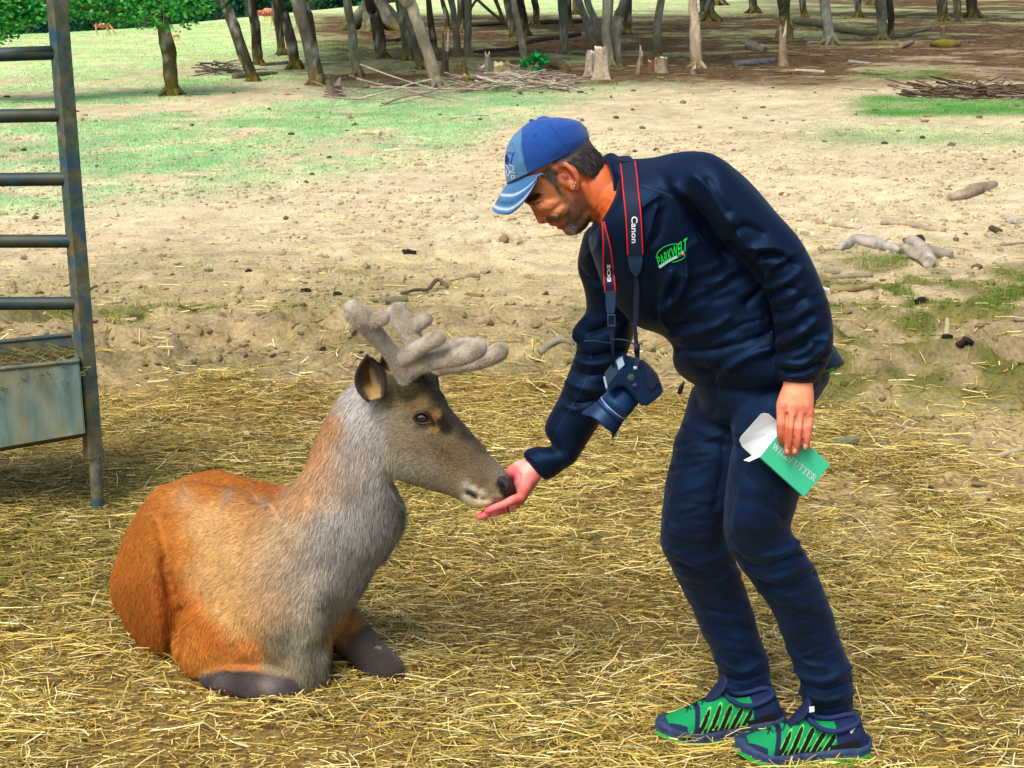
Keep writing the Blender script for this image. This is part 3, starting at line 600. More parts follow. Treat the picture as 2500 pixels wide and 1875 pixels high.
lips = [ptube(H, [(722,1088,YH,.006),(752,1090,YH - .012,.0065),(785,1062,YH - .028,.004)]), ptube(H, [(795,1122,YH,.0065),(800,1108,YH - .013,.0065),(796,1075,YH - .028,.004)])]
chin = ptube(H, [(890,1135,YH,.017),(930,1110,YH - .018,.018),(1030,1000,YH - .036,.014)])
jawf = ptube(H, [(930,1120,YH + .02,.018),(1030,1010,YH + .040,.012)])
cheek = ptube(H, [(630,930,YH - .040,.014),(710,915,YH - .050,.014),(790,870,YH - .054,.010)])
cheek2 = ptube(H, [(760,1000,YH - .045,.014),(840,960,YH - .052,.014)])
browr = ptube(H, [(505,885,YH - .015,.008),(545,865,YH - .038,.009),(610,830,YH - .056,.008)])
eyel = ptube(H, [(548,905,YH - .033,.008),(590,895,YH - .046,.0105),(625,880,YH - .053,.006)])
nk = prow([(H,930,950,1100,560,YH,.055),(H,1040,1060,1190,500,YH,.060),(H,1150,1090,1270,545,YH,.062),(H,1280,1130,1380,590,YH+.005,.066),(J,330,560,520,220,YH+.01,.08)], n=30)
ster = ptube(H, [(1010,760,YH - .055,.012),(1120,930,YH - .050,.012),(1230,1030,YH - .03,.012)])
# ear (his left)
YE = YH - .078
earp = [ptube(H, [(775,640,YE + .012,.006),(782,585,YE + .004,.007),(820,556,YE - .002,.0075),(870,562,YE - .006,.0075),(925,615,YE - .010,.0075),(958,680,YE - .008,.007),(962,735,YE - .003,.0065),(945,770,YE,.008),(915,765,YE + .003,.007),(900,735,YE + .006,.005)], n=12),
        ptube(H, [(810,610,YE + .010,.010),(850,650,YE + .012,.012),(890,700,YE + .010,.011),(920,745,YE + .006,.009)]), ptube(H, [(800,690,YE + .010,.008),(830,720,YE + .009,.008),(870,745,YE + .012,.008)])]
earf = [ptube(H, [(800,620,YH + .078,.008),(860,570,YH + .09,.008),(930,640,YH + .09,.008),(930,740,YH + .08,.009)])]
# right hand: palm up under the muzzle
YR = 3.30
palm = pl(R_, [(1190,250,1500,560,3.315,.026),(1140,335,1405,640,3.312,.028),(1010,430,1335,735,3.308,.036),(930,600,1250,850,3.303,.042),(930,800,1175,955,3.30,.042),(960,930,1110,1045,3.298,.038)], n=26, exp=.9)
thenar = ptube(R_, [(1080,430,3.335,.018),(930,520,3.345,.019),(860,600,3.348,.016),(850,700,3.345,.012),(840,800,3.342,.0095),(800,890,3.34,.0085)])
fing = [[(1060,985,3.268,.0115),(900,1030,3.264,.0105),(740,1110,3.262,.0095),(560,1180,3.262,.009),(430,1240,3.264,.0075)],
        [(1040,1040,3.288,.0115),(850,1170,3.284,.0108),(650,1235,3.282,.0098),(460,1290,3.282,.0092),(300,1352,3.284,.0075)],
        [(1030,1030,3.308,.0115),(830,1150,3.306,.0108),(620,1225,3.304,.0098),(430,1285,3.304,.009),(290,1330,3.304,.0075)],
        [(1020,990,3.328,.0115),(840,1090,3.328,.0105),(660,1170,3.328,.0095),(480,1235,3.328,.009),(380,1270,3.328,.0075)]]
rh = [palm, thenar] + [ptube(R_, f_, n=14) for f_ in fing]
# left hand: fingers over the box
YL = 2.945
lpalm = pl(L_, [(775,60,1095,60,2.985,.026),(768,180,1108,175,2.975,.025),(725,290,1122,290,2.965,.024),(690,400,1125,410,2.955,.021),(685,490,1115,510,2.950,.018),(700,560,1100,560,2.948,.014)], n=28, exp=.85)
lf = [[(755,440,2.945,.0120),(743,560,2.938,.0098),(746,680,2.930,.0101),(743,770,2.930,.0092),(750,850,2.940,.0082)],
      [(885,455,2.942,.0128),(863,600,2.932,.0098),(853,730,2.923,.0100),(836,850,2.920,.0090),(813,978,2.925,.0077)],
      [(985,475,2.944,.0124),(968,610,2.935,.0097),(953,735,2.925,.0099),(932,850,2.921,.0089),(906,975,2.925,.0077)],
      [(1075,490,2.950,.0112),(1070,600,2.941,.0089),(1058,700,2.932,.0091),(1046,810,2.925,.0082),(1028,920,2.926,.0072)]]
lthumb = [(790,360,2.985,.016),(800,520,2.995,.014),(820,700,2.995,.0115),(860,830,2.993,.010)]
lknuck = [ptube(L_, [(x, y, 2.945, .0108), (x, y + 30, 2.944, .0105)]) for x, y in ((772,425),(892,450),(994,470),(1068,490))]
lh = [lpalm, ptube(L_, lthumb)] + [ptube(L_, f_, n=14) for f_ in lf] + lknuck
NL = [(J,1000,1420,1580,1270,3.15,.11),(J,965,1560,1560,1440,3.145,.115),(D,1580,900,1762,870,3.10,.115),(D,1583,960,1748,950,3.085,.108),(D,1575,1020,1735,1020,3.07,.10),(D,1566,1090,1720,1090,3.06,.094),(D,1563,1140,1708,1135,3.06,.09),(D,1572,1185,1722,1165,3.07,.085),
                 (D,1605,1235,1752,1215,3.09,.08),(D,1650,1290,1780,1275,3.11,.075),(D,1680,1350,1800,1335,3.12,.07),(D,1705,1410,1820,1395,3.13,.066),(D,1722,1455,1838,1440,3.13,.066),(D,1728,1490,1842,1480,3.13,.064),(D,1738,1525,1842,1520,3.13,.06),(D,1750,1550,1842,1555,3.13,.055),(D,1757,1572,1838,1580,3.125,.048)]
FL = [(J,860,1400,1300,1300,3.27,.12),(J,740,1530,1250,1480,3.26,.12),(D,1478,900,1660,890,3.24,.115),(D,1458,950,1640,950,3.22,.11),(D,1446,1010,1620,1010,3.20,.10),(D,1435,1070,1600,1070,3.19,.094),(D,1427,1130,1580,1125,3.19,.09),(D,1428,1180,1574,1165,3.20,.086),
                (D,1455,1235,1590,1215,3.22,.08),(D,1478,1285,1610,1270,3.24,.074),(D,1505,1340,1628,1325,3.25,.07),(D,1530,1395,1645,1380,3.26,.066),(D,1546,1430,1660,1420,3.26,.066),(D,1552,1465,1664,1455,3.26,.064),(D,1560,1500,1662,1495,3.26,.06),(D,1575,1525,1658,1522,3.26,.052),(D,1582,1545,1655,1546,3.255,.046)]
JT = [(J,195,520,245,105,3.20,.085),(J,115,545,330,105,3.20,.13),(J,90,610,480,98,3.20,.175),(J,140,780,680,52,3.20,.20),(J,250,980,880,66,3.20,.20),(J,395,1135,1060,215,3.20,.19),(J,545,1190,1210,400,3.20,.18),(J,618,1270,1340,640,3.19,.175),
           (J,612,1345,1440,880,3.19,.175),(J,640,1430,1540,1120,3.19,.185),(J,745,1510,1640,1280,3.19,.195),(J,880,1560,1690,1365,3.19,.203),(J,905,1575,1695,1380,3.19,.203)]
NA = [(J,560,120,800,480,3.08,.09),(J,720,60,880,560,3.06,.095),(J,900,80,930,620,3.04,.095),(J,1080,225,985,680,3.03,.09),(J,1240,410,1050,740,3.02,.083),(J,1395,590,1115,810,3.01,.078),(J,1480,735,1180,890,3.005,.074),(J,1545,890,1225,975,3.0,.070),(J,1600,1040,1255,1090,2.995,.066),
           (J,1622,1190,1275,1220,2.99,.062),(J,1605,1330,1282,1340,2.985,.056),(J,1545,1430,1278,1415,2.985,.050),(J,1498,1490,1290,1480,2.985,.042)]
FA = [(J,60,560,420,560,3.34,.10),(J,25,700,380,700,3.35,.09),(J,25,800,350,820,3.36,.08),(J,60,900,350,960,3.365,.075),(J,75,1040,370,1080,3.37,.072),(J,12,1170,375,1190,3.37,.07),(J,20,1270,330,1310,3.365,.068),(M_,110,560,420,640,3.36,.066),(M_,40,760,330,880,3.35,.062),(M_,-60,950,220,1060,3.34,.056),
           (R_,1640,80,2000,330,3.33,.05),(R_,1300,100,1800,470,3.322,.044),(R_,1110,190,1640,600,3.316,.041),(R_,1165,330,1490,680,3.313,.038)]
def inner(rs, k=.5): return loft([(c_, a_ * k, b_ * k) for c_, a_, b_ in [ring(r[0](r[1], r[2]), r[0](r[3], r[4]), r[5], r[6]) for r in rs]], n=16, round0=.4, round1=.4)
hid = [inner(NL[2:], .55), inner(FL[2:], .55), inner(JT[1:], .6), inner(NA[3:-1], .36), inner(FA[2:-4], .28), tube([P(J(330,400), 3.2), P(J(620,520), 3.15), P(J(900,480), 3.08)], [.06,.06,.035]), tube([P(J(330,400), 3.2), P(J(250,650), 3.33)], [.06,.05]), tube([P(J(1100,1350), 3.18), P(D(1640,900), 3.14)], [.09,.07]), tube([P(J(1100,1350), 3.2), P(D(1560,910), 3.24)], [.09,.06]), ptube(L_, [(930,-60,2.985,.024),(930,120,2.98,.024)]), ptube(R_, [(2300,-350,3.345,.022),(1700,150,3.325,.014),(1350,430,3.313,.024)]),
       tube([P(D(1795,1540), 3.13), P(D(1790,1585), 3.11), P(D(1700,1615), 3.09)], [.032,.03,.025]), tube([P(D(1618,1510), 3.26), P(D(1610,1550), 3.24), P(D(1530,1575), 3.22)], [.032,.03,.025])]
body_me = remesh([head, nose, chin, jawf, cheek, cheek2, browr, eyel, nk, ster] + ala + lips + earp + earf + rh + lh + hid, 0.0027, smooth=3)
folds(body_me, [(H,[(735,1100),(770,1085),(800,1050)],-.0025,2.2),(H,[(700,1000),(780,1010),(830,1060)],-.0025,3.5),(H,[(545,900),(590,912),(640,895)],-.002,2.2),(H,[(530,880),(580,872),(620,860)],-.002,3),
                (H,[(640,905),(700,935),(740,930)],-.0012,3),(H,[(840,980),(800,1040)],-.0015,4),(H,[(1160,1050),(1240,900)],-.002,5),(H,[(1120,980),(1200,870)],-.0012,4),(H,[(800,640),(850,640),(890,700)],-.003,4),(H,[(660,1075),(690,1055)],-.003,2.5),
                (L_,[(812,520),(808,640),(798,900)],-.005,2.6),(L_,[(915,560),(910,640),(884,900)],-.005,2.6),(L_,[(1018,540),(1010,640),(990,900)],-.005,2.6),(L_,[(860,300),(880,420)],.0012,4),(L_,[(940,300),(980,440)],.0010,4),(L_,[(1030,320),(1065,460)],.0010,4),
                (R_,[(1020,580),(1000,700),(940,880)],-.004,4),(R_,[(940,930),(1040,950),(1090,1000)],-.002,2.5),(R_,[(820,1020),(870,1060),(900,1080)],-.0015,2)], smooth=0)
v = to_np(body_me); px = proj(v)
SK, SKR, SKL, BRD = (206,122,76), (190,84,56), (226,150,108), (92,66,48)
sb = [(H,1150,750,45,(202,102,52)),(H,1100,600,25,(194,90,54)),(H,1200,950,30,(190,92,42)),(H,1260,780,25,(204,106,56)),(H,850,800,30,(186,112,70)),(H,860,620,18,(214,110,78)),(H,900,560,10,(222,130,96)),(H,830,680,8,(150,72,46)),(H,860,680,5,(70,30,20)),(H,930,700,10,(214,116,86)),
      (H,620,800,30,(182,116,72)),(H,700,900,25,(200,126,82)),(H,600,1000,16,(204,116,84)),(H,610,1080,10,(220,122,104)),(H,560,990,10,(206,122,90)),(H,540,880,9,(96,58,32)),(H,575,870,5,(48,30,20)),(H,600,905,4,(60,32,22)),(H,570,915,3.5,(60,32,24)),(H,640,1075,4,(120,50,36)),
      (H,700,1040,5,(110,66,46)),(H,740,1040,7,(112,74,52)),(H,770,1062,4,(120,50,42)),(H,790,1110,5,(184,84,72)),(H,755,1085,4,(176,80,66)),(H,830,1080,7,(160,92,62)),(H,840,1020,9,(150,96,62)),
      (H,875,1145,7,(130,100,80)),(H,920,1160,9,(112,88,72)),(H,900,1060,12,(96,72,52)),(H,960,1010,14,(104,74,52)),(H,1040,960,12,(124,80,54)),(H,1010,1060,14,(108,80,60)),(H,940,920,14,(112,74,50)),(H,880,960,12,(126,84,56)),(H,830,830,9,(84,56,40)),(H,780,760,8,(84,60,46)),(H,860,880,9,(110,70,46)),(H,740,690,12,(70,58,50)),(H,700,640,8,(60,50,44)),(H,800,530,9,(60,52,46)),(H,650,650,6,(80,60,46)),(H,880,490,10,(52,46,42)),(H,1020,880,16,(150,92,60)),
      (H,1050,480,25,(60,52,48)),(H,1150,480,12,(150,100,70)),
      (L_,900,300,25,SKL),(L_,800,300,15,(216,132,96)),(L_,1050,330,15,(218,140,102)),(L_,770,430,7,(208,112,86)),(L_,900,455,7,(208,112,86)),(L_,1000,470,7,(210,116,90)),(L_,1070,485,7,(208,114,88)),(L_,750,580,12,(216,130,96)),(L_,860,600,12,(218,134,98)),(L_,960,620,12,(218,132,96)),(L_,1060,600,12,(216,132,96)),
      (L_,750,670,7,(186,88,62)),(L_,850,730,7,(186,90,62)),(L_,955,735,7,(186,90,62)),(L_,1050,690,7,(190,96,70)),(L_,745,790,14,(192,104,74)),(L_,835,860,16,(188,102,70)),(L_,920,860,16,(190,104,72)),(L_,1035,820,14,(196,110,82)),(L_,815,965,3.5,(206,150,128)),(L_,903,965,3.5,(210,156,134)),(L_,1025,910,3.5,(210,160,138)),
      (R_,1150,450,14,(230,170,158)),(R_,1200,650,16,(226,130,122)),(R_,1050,800,14,(228,134,128)),(R_,950,560,10,(222,120,116)),(R_,900,620,7,(196,80,80)),(R_,1100,900,12,(214,98,92)),(R_,1300,750,10,(170,84,66)),(R_,1000,1080,10,(196,86,80)),(R_,850,1100,12,(226,126,114)),(R_,600,1180,14,(222,116,116)),(R_,430,1250,9,(212,92,104)),(R_,700,1260,8,(186,70,66)),(R_,320,1340,9,(214,98,106)),(R_,1150,1000,10,(170,84,64))]
cols = paint(px, sb, SK, 1e-5); stub = np.clip(cols.mean(1), 0, 1)
cols *= (0.86 + 0.28 * fbm(v, 160, 3, 9))[:, None]
set_col(body_me, cols)
skin = mat('skin', rough=0.48, spec=0.4, attr=True, noise=.06, nscale=180, bump=.12, bscale=500)
sbs = skin.node_tree.nodes['Principled BSDF']; sbs.inputs['Subsurface Weight'].default_value = .10; sbs.inputs['Subsurface Radius'].default_value = (.008,.003,.0015); sbs.inputs['Subsurface Scale'].default_value = .5
link('body', body_me, skin, man)
body_bvh = bvh(body_me)
# finger nails, ring, earrings
nail_m = mat('nail', lin((214,150,126)), .4, .4)
for x, y, Y in ((812,958,2.9155),(902,958,2.9155),(1025,905,2.9185)):
    link('finger_nail', mesh_np('nail', *ellipsoid(P(L_(x, y), Y), .0048, .0015, .006, n=10)), nail_m, man)
gold = mat('ring_metal', lin((180,170,150)), .25, .6, metal=1.0)
def torus(c, r, t, ax, n=24, m=8):
    ax = Vector(ax).normalized(); q = ax.to_track_quat('Z', 'Y').to_matrix(); vs = []; f = []
    for i in range(n):
        for j in range(m):
            a, b = 2 * math.pi * i / n, 2 * math.pi * j / m
            vs.append(np.array(q @ Vector(((r + t * math.cos(b)) * math.cos(a), (r + t * math.cos(b)) * math.sin(a), t * math.sin(b)))) + c)
            f.append((i * m + j, ((i + 1) % n) * m + j, ((i + 1) % n) * m + (j + 1) % m, i * m + (j + 1) % m))
    return np.array(vs), f
fd = P(R_(700,1210), 3.283) - P(R_(900,1160), 3.283)
link('finger_ring', mesh_np('ring', *torus(P(R_(815,1185), 3.283), .0112, .0016, fd)), mat('dark_ring', lin((60,56,50)), .25, .6, metal=.9), man)
for x, y in ((935,735),(925,765)):
    link('earring', mesh_np('earring', *torus(P(H(x, y), YE - .006), .0055, .0012, (.9, .3, .2), 16, 6)), gold, man)
# ---- trousers
near_leg = prow(NL, n=36, exp=.95, round0=.2, round1=.1)
far_leg = prow(FL, n=36, exp=.95, round0=.2, round1=.1)
hips = prow([(J,800,1360,1560,1150,3.20,.15),(J,760,1500,1600,1330,3.20,.16),(J,775,1640,1580,1480,3.19,.16)], n=36, exp=.9)
tro = remesh([near_leg, far_leg, hips], .0046, smooth=5)
rg = random.Random(4)
tf = [(D,[(1480,920),(1540,940),(1570,950)],.007,9),(D,[(1470,960),(1530,955),(1560,965)],-.006,8),(D,[(1590,930),(1650,945),(1700,930)],.006,10),(D,[(1585,960),(1640,985)],-.006,8),(D,[(1565,950),(1560,1020),(1545,1100)],-.008,10),
      (D,[(1620,1000),(1600,1080),(1590,1140)],.006,14),(D,[(1690,1000),(1670,1080),(1690,1120)],-.006,12),
      (D,[(1575,1160),(1620,1200),(1700,1190),(1720,1170)],.008,8),(D,[(1580,1190),(1640,1225),(1730,1200)],-.008,7),(D,[(1610,1225),(1670,1245),(1750,1220)],.009,8),(D,[(1620,1250),(1690,1270),(1760,1240)],-.007,7),(D,[(1640,1275),(1710,1285),(1770,1265)],.006,8),
      (D,[(1440,1130),(1490,1160),(1560,1150)],.006,8),(D,[(1445,1185),(1510,1215),(1580,1190)],.008,8),(D,[(1460,1215),(1530,1240),(1590,1215)],-.007,7),(D,[(1470,1240),(1540,1258),(1595,1235)],.006,7),
      (D,[(1680,1380),(1740,1430),(1780,1440)],.006,8),(D,[(1710,1440),(1770,1470),(1840,1440)],.010,8),(D,[(1720,1468),(1780,1492),(1840,1470)],-.009,6),(D,[(1725,1490),(1780,1512),(1842,1495)],.008,7),(D,[(1740,1520),(1790,1532),(1840,1520)],-.006,6),
      (D,[(1545,1425),(1600,1450),(1660,1425)],.010,8),(D,[(1550,1450),(1600,1472),(1660,1450)],-.009,6),(D,[(1555,1475),(1610,1494),(1662,1475)],.007,7),(D,[(1520,1360),(1570,1400),(1600,1450)],.004,10),
      (J,[(900,1560),(880,1650),(870,1700)],-.004,8),(D,[(1530,1180),(1545,1260),(1590,1360),(1610,1440)],.0025,4),(D,[(1700,1300),(1770,1400),(1790,1450)],.0025,4)]
for i in range(16):
    y = rg.uniform(1280, 1420); x = rg.uniform(1500, 1600) + (y - 1280) * .4; tf.append((D, [(x, y), (x + 45, y + rg.uniform(5, 20))], rg.choice((-1, 1)) * .003, 6))
    y = rg.uniform(1290, 1420); x = rg.uniform(1670, 1740) + (y - 1280) * .3; tf.append((D, [(x, y), (x + 45, y + rg.uniform(-15, 12))], rg.choice((-1, 1)) * .003, 6))
    y = rg.uniform(960, 1130); x = rg.uniform(1440, 1500); tf.append((D, [(x, y), (x + 60, y + rg.uniform(-25, 5))], rg.choice((-1, 1)) * .0035, 7))
folds(tro, tf, smooth=1, cloth=True)
v = to_np(tro); n = normals(tro); v += n * ((fbm(v * (1, 1, 2.2), 16, 3, 4) - .5) * .010)[:, None]; tro.vertices.foreach_set('co', v.astype(np.float32).ravel()); tro.update()
denim = mat('navy_denim', lin((6,11,26)), .58, .35, tint=(.2,.5,1.0), col2=lin((10,22,50)), noise=.25, nscale=9, bump=.25, bscale=700, sheen=.10, sheen_tint=(.35,.55,1))
link('trousers', tro, denim, man)
# ---- jacket
def prow2(rs, sh, **k): return loft([(c_ , a_, b_ + np.array((-s_, 0, 0))) for s_, (c_, a_, b_) in zip(sh, [ring(r[0](r[1], r[2]), r[0](r[3], r[4]), r[5], r[6]) for r in rs])], **k)
jt = prow2(JT, [.018,.014,.006] + [0] * 30, n=44, exp=.92, round0=.1, round1=.08)
na = prow(NA, n=36, exp=.95, round0=.6, round1=.05)
fa = prow(FA, n=32, round0=.5, round1=.05)
col = prow2([(H,1215,1130,1330,545,YH,.080),(H,1230,1180,1400,555,YH,.095),(H,1330,1300,1500,600,YH,.12)], [.034,.024,.012], n=32, round0=.03)
jk = remesh([jt, na, fa, col], .0046, smooth=5)
jf = [(J,[(700,370),(790,490),(850,600),(950,700)],-.022,14),(J,[(640,260),(720,360),(800,500)],.008,10),(J,[(760,210),(880,300),(980,480),(1080,640)],.010,18),(J,[(840,230),(900,330),(960,430)],-.010,12),
      (J,[(520,400),(480,520),(450,640)],.008,9),(J,[(560,420),(540,560),(470,640)],-.005,10),(J,[(430,400),(480,360),(530,330)],.006,9),(J,[(700,700),(700,830),(640,960),(560,1020)],.012,12),(J,[(610,800),(560,920),(540,1060),(590,1150)],.010,9),(J,[(640,860),(600,960)],-.008,8),(J,[(480,850),(530,960),(520,1080)],-.008,9),
      (J,[(620,1200),(760,1190),(900,1130),(960,1090)],.010,12),(J,[(650,1130),(780,1120)],-.008,12),(J,[(640,1290),(800,1300),(1000,1260),(1200,1190)],-.012,12),(J,[(960,1400),(1080,1330),(1230,1270)],.012,12),(J,[(760,1400),(850,1430),(920,1390)],-.010,14),(J,[(950,1180),(1050,1130),(1180,1100)],-.006,12),
      (J,[(1130,650),(1230,650),(1330,700)],.010,12),(J,[(1180,700),(1290,700),(1380,760)],-.012,10),(J,[(1190,870),(1250,760),(1330,720)],.010,9),(J,[(1200,900),(1330,860),(1430,780)],.012,10),(J,[(1240,940),(1330,900),(1400,920)],-.010,9),(J,[(1230,990),(1340,960),(1420,900)],.009,9),
      (J,[(1250,1060),(1350,1040),(1450,960)],-.010,9),(J,[(1260,1120),(1380,1090),(1470,1020)],.011,9),(J,[(1270,1180),(1380,1150)],-.008,8),(J,[(1280,1240),(1400,1200),(1520,1100)],.009,9),(J,[(1290,1300),(1400,1290),(1480,1230)],-.009,9),(J,[(1290,1360),(1420,1370),(1540,1290),(1590,1180)],.012,9),(J,[(1310,1420),(1420,1430),(1530,1380)],-.012,8),(J,[(1275,1410),(1330,1450),(1450,1440),(1530,1400)],.008,5),
      (J,[(1000,540),(1080,520),(1180,560)],-.006,12),(J,[(1080,1000),(1180,900),(1190,850)],-.012,10),(J,[(1215,920),(1240,1050),(1262,1250)],-.014,8),(J,[(960,640),(1100,760),(1180,880)],-.014,9),
      (J,[(30,790),(80,850),(200,880)],-.010,9),(J,[(90,700),(150,640),(160,590)],.006,9),(J,[(80,1090),(30,1150),(20,1220)],.008,10),(J,[(100,1180),(200,1150),(300,1100)],-.010,12),(J,[(20,1310),(120,1330),(300,1290)],-.012,10),(J,[(30,1360),(150,1375),(300,1340)],.010,10),
      (M_,[(130,560),(250,600),(420,570)],-.010,9),(M_,[(110,650),(230,690),(330,700)],.008,10),(M_,[(60,740),(150,790),(280,770)],-.008,9),(M_,[(80,800),(160,830)],.007,9),(R_,[(1250,100),(1240,170),(1330,260)],-.008,4),(R_,[(1110,200),(1200,280),(1330,220)],.004,4),(J,[(430,260),(560,300),(640,350),(670,500),(690,600)],-.002,2.2),(J,[(890,1440),(880,1500),(910,1570)],-.006,6),
      (H,[(1220,520),(1290,680),(1270,880),(1180,1060)],.004,4)]
for i in range(26):
    x, y = rg.uniform(1180, 1560), rg.uniform(650, 1350); jf.append((J, [(x - 60, y + 20), (x, y), (x + 60, y - rg.uniform(10, 50))], rg.choice((-1, 1)) * .004, 8))
    x, y = rg.uniform(700, 1150), rg.uniform(600, 1300); jf.append((J, [(x - 60, y + rg.uniform(0, 40)), (x, y), (x + 60, y - rg.uniform(10, 50))], rg.choice((-1, 1)) * .004, 12))
folds(jk, jf, smooth=1, cloth=True)
v = to_np(jk); n = normals(jk); v += n * ((fbm(v, 7, 2, 8) - .5) * .012)[:, None]; jk.vertices.foreach_set('co', v.astype(np.float32).ravel()); jk.update()
soft = mat('navy_softshell', lin((5,9,22)), .55, .42, col2=lin((6,12,30)), noise=.12, nscale=5, bump=.10, bscale=900, sheen=.05, tint=(.16,.42,1.0), sheen_tint=(.3,.5,1))
jo = link('jacket', jk, soft, man)
ctop = [(1203,490,0),(1250,575,.05),(1288,700,.072),(1292,830,.072),(1262,955,.058),(1205,1045,.03),(1165,1085,0)]
cbot = [(1335,505,0),(1400,610,.065),(1440,730,.092),(1440,870,.094),(1400,1010,.078),(1330,1130,.04),(1270,1180,0)]
def cring(pts): 
    q = [P(H(x, y), YH - d_) for x, y, d_ in pts] + [P(H(x, y), YH + d_) for x, y, d_ in pts[-2:0:-1]]; q = catmull(q + q[:1], 6)[:-1]; return q
ct, cb_ = cring(ctop), cring(cbot); k_ = len(ct); rws = [ct * (1 - t) + cb_ * t + (ct - ct.mean(0)) * .10 * math.sin(math.pi * t) for t in np.linspace(0, 1, 8)]
cf_ = [(i * k_ + j, i * k_ + (j + 1) % k_, (i + 1) * k_ + (j + 1) % k_, (i + 1) * k_ + j) for i in range(7) for j in range(k_)]
co_ = link('collar', mesh_np('collar', np.concatenate(rws), cf_), soft, jo); md = co_.modifiers.new('s', 'SOLIDIFY'); md.thickness = .005; md.offset = 0; md.use_rim = True
link('collar_edge', mesh_np('ce', *tube(np.concatenate((ct, ct[:2])), .0035, n=8, sub=1)), mat('collar_trim', lin((12,26,58)), .6), co_)
jb = bvh(jk)
def strip(c, pts, wpx, tree, off=.001, name='seam', m=None, parent=None, sub=6):
    q = catmull([c(*p) for p in pts], sub); t = np.gradient(q, axis=0); t /= np.linalg.norm(t, axis=1)[:, None]; nrm = np.stack((-t[:, 1], t[:, 0]), 1) * wpx / 2
    r = decal_mesh(np.concatenate((q - nrm, q + nrm)), [], tree, off); k = len(q); vs = r[0]
    return link(name, mesh_np(name, vs, [(i, i + 1, k + i + 1, k + i) for i in range(k - 1)]), m, parent)
seam_m = mat('seam_thread', lin((14,30,64)), .6)
strip(J, [(425,262),(520,295),(630,348),(660,480),(680,590)], 1.6, jb, m=seam_m, parent=jo)
strip(J, [(700,720),(705,830),(700,900)], 1.4, jb, m=seam_m, parent=jo)
strip(J, [(150,690),(90,780),(70,830)], 1.4, jb, m=seam_m, parent=jo)
strip(M_, [(260,430),(240,560),(200,680),(130,800),(40,950),(0,1030)], 1.6, jb, m=seam_m, parent=jo)
zip_m = mat('zip_black', lin((14,14,18)), .4, .5)
strip(J, [(905,1440),(885,1480),(890,1530),(925,1590)], 4, jb, .002, 'zip', mat('zip_tape', lin((20,52,66)), .6), jo)
strip(J, [(1195,1040),(1225,1110),(1240,1170),(1235,1240)], 3.5, jb, .002, 'pocket_zip', zip_m, jo)
link('zip_pull', mesh_np('zp', *join([ptube(J, [(688,1488,3.06,.0022),(680,1510,3.06,.0022)]), ptube(J, [(678,1505,3.06,.0045),(668,1535,3.06,.0052),(660,1560,3.06,.0048)], flat=.5)])), zip_m, jo)
link('zip_pull', mesh_np('zp2', *ptube(J, [(1235,1175,2.985,.003),(1232,1235,2.985,.004)], flat=.5)), zip_m, jo)
# chest print: green lettering, arcs, silver bar
gr = mat('print_green', lin((20,196,60)), .6); sv = mat('print_silver', lin((190,214,226)), .5); bl = mat('print_blue', lin((40,110,210)), .5); rd = mat('print_red', lin((220,80,70)), .5)
def Hq(*q): return [H(*p) for p in q]
r = text_quad('PARKWELT', Hq((1660,1400),(1945,1215),(1950,1330),(1690,1480)), jb, .0022, shear=.2, bold=.02); link('chest_lettering', mesh_np('t', *r, False), gr, jo)
strip(H, [(1665,1395),(1690,1340),(1760,1290),(1850,1272)], 2.2, jb, .002, 'logo_arc', gr, jo)
strip(H, [(1810,1440),(1870,1425),(1920,1395),(1922,1370)], 2.0, jb, .002, 'logo_arc', gr, jo)
strip(H, [(1692,1485),(1780,1425),(1860,1385)], 6.5, jb, .002, 'logo_bar', sv, jo); strip(H, [(1868,1388),(1890,1376)], 5, jb, .0025, 'logo_mark', bl, jo); strip(H, [(1895,1372),(1918,1358)], 5, jb, .0025, 'logo_mark', rd, jo)
# back hem lining tab (green)
link('hem_tag', mesh_np('tag', [P(L_(1268,40), 3.045), P(L_(1275,5), 3.045), P(L_(1345,-25), 3.045), P(L_(1355,15), 3.045)], [(0,1,2,3)], False), gr, jo)
# ---- cap
cap_rows = [(322,732,1072,372,YH,.083),(302,610,1068,312,YH,.087),(303,500,1048,262,YH,.086),(325,400,1015,205,YH,.082),(375,312,975,168,YH,.074),(440,242,900,146,YH,.060),(520,182,790,137,YH,.042),(590,152,710,138,YH,.018)]
cv, cf = pl(H, cap_rows, n=160, sub=14, round0=0, round1=.3)
cme = mesh_np('cap', cv, [q for q in cf if len(q) == 4 or max(q) > 160]); px = proj(cv)
hx = (px[:, 0] - 1150) * 3.687; hy = (px[:, 1] - 250) * 3.687
bound = np.interp(hy, [100, 230, 400, 560, 670, 800], [500, 462, 458, 490, 530, 560])
front = sstep(4, -4, hx - bound)[:, None]
cols = np.array(lin((20,70,146))) * (1 - front) + np.array(lin((74,122,168))) * front
seam = seg_dist(px, [H(700,190), H(780,300), H(890,450), H(915,480)]); cols *= (1 - .45 * np.exp(-(seam / 1.6) ** 2))[:, None]
cols *= (1 - .5 * np.exp(-((hx - bound) / 7.0) ** 2))[:, None]
for a in ((575,302),(808,168),(375,382)): cols *= (1 - .6 * np.exp(-((np.linalg.norm(px - np.array(H(*a)), axis=1) - 3.6) / 1.2) ** 2))[:, None]
n = normals(cme); cv = cv + n * ((fbm(cv, 22, 3, 2) - .5) * .006)[:, None]; cme.vertices.foreach_set('co', cv.astype(np.float32).ravel()); cme.update()
set_col(cme, cols)
cap_m = mat('cap_cotton', rough=.8, spec=.2, attr=True, noise=.12, nscale=40, bump=.2, bscale=900, sheen=.2)
cap = link('cap', cme, cap_m, man); capb = bvh(cme)
md = cap.modifiers.new('s', 'SOLIDIFY'); md.thickness = .003; md.offset = -1
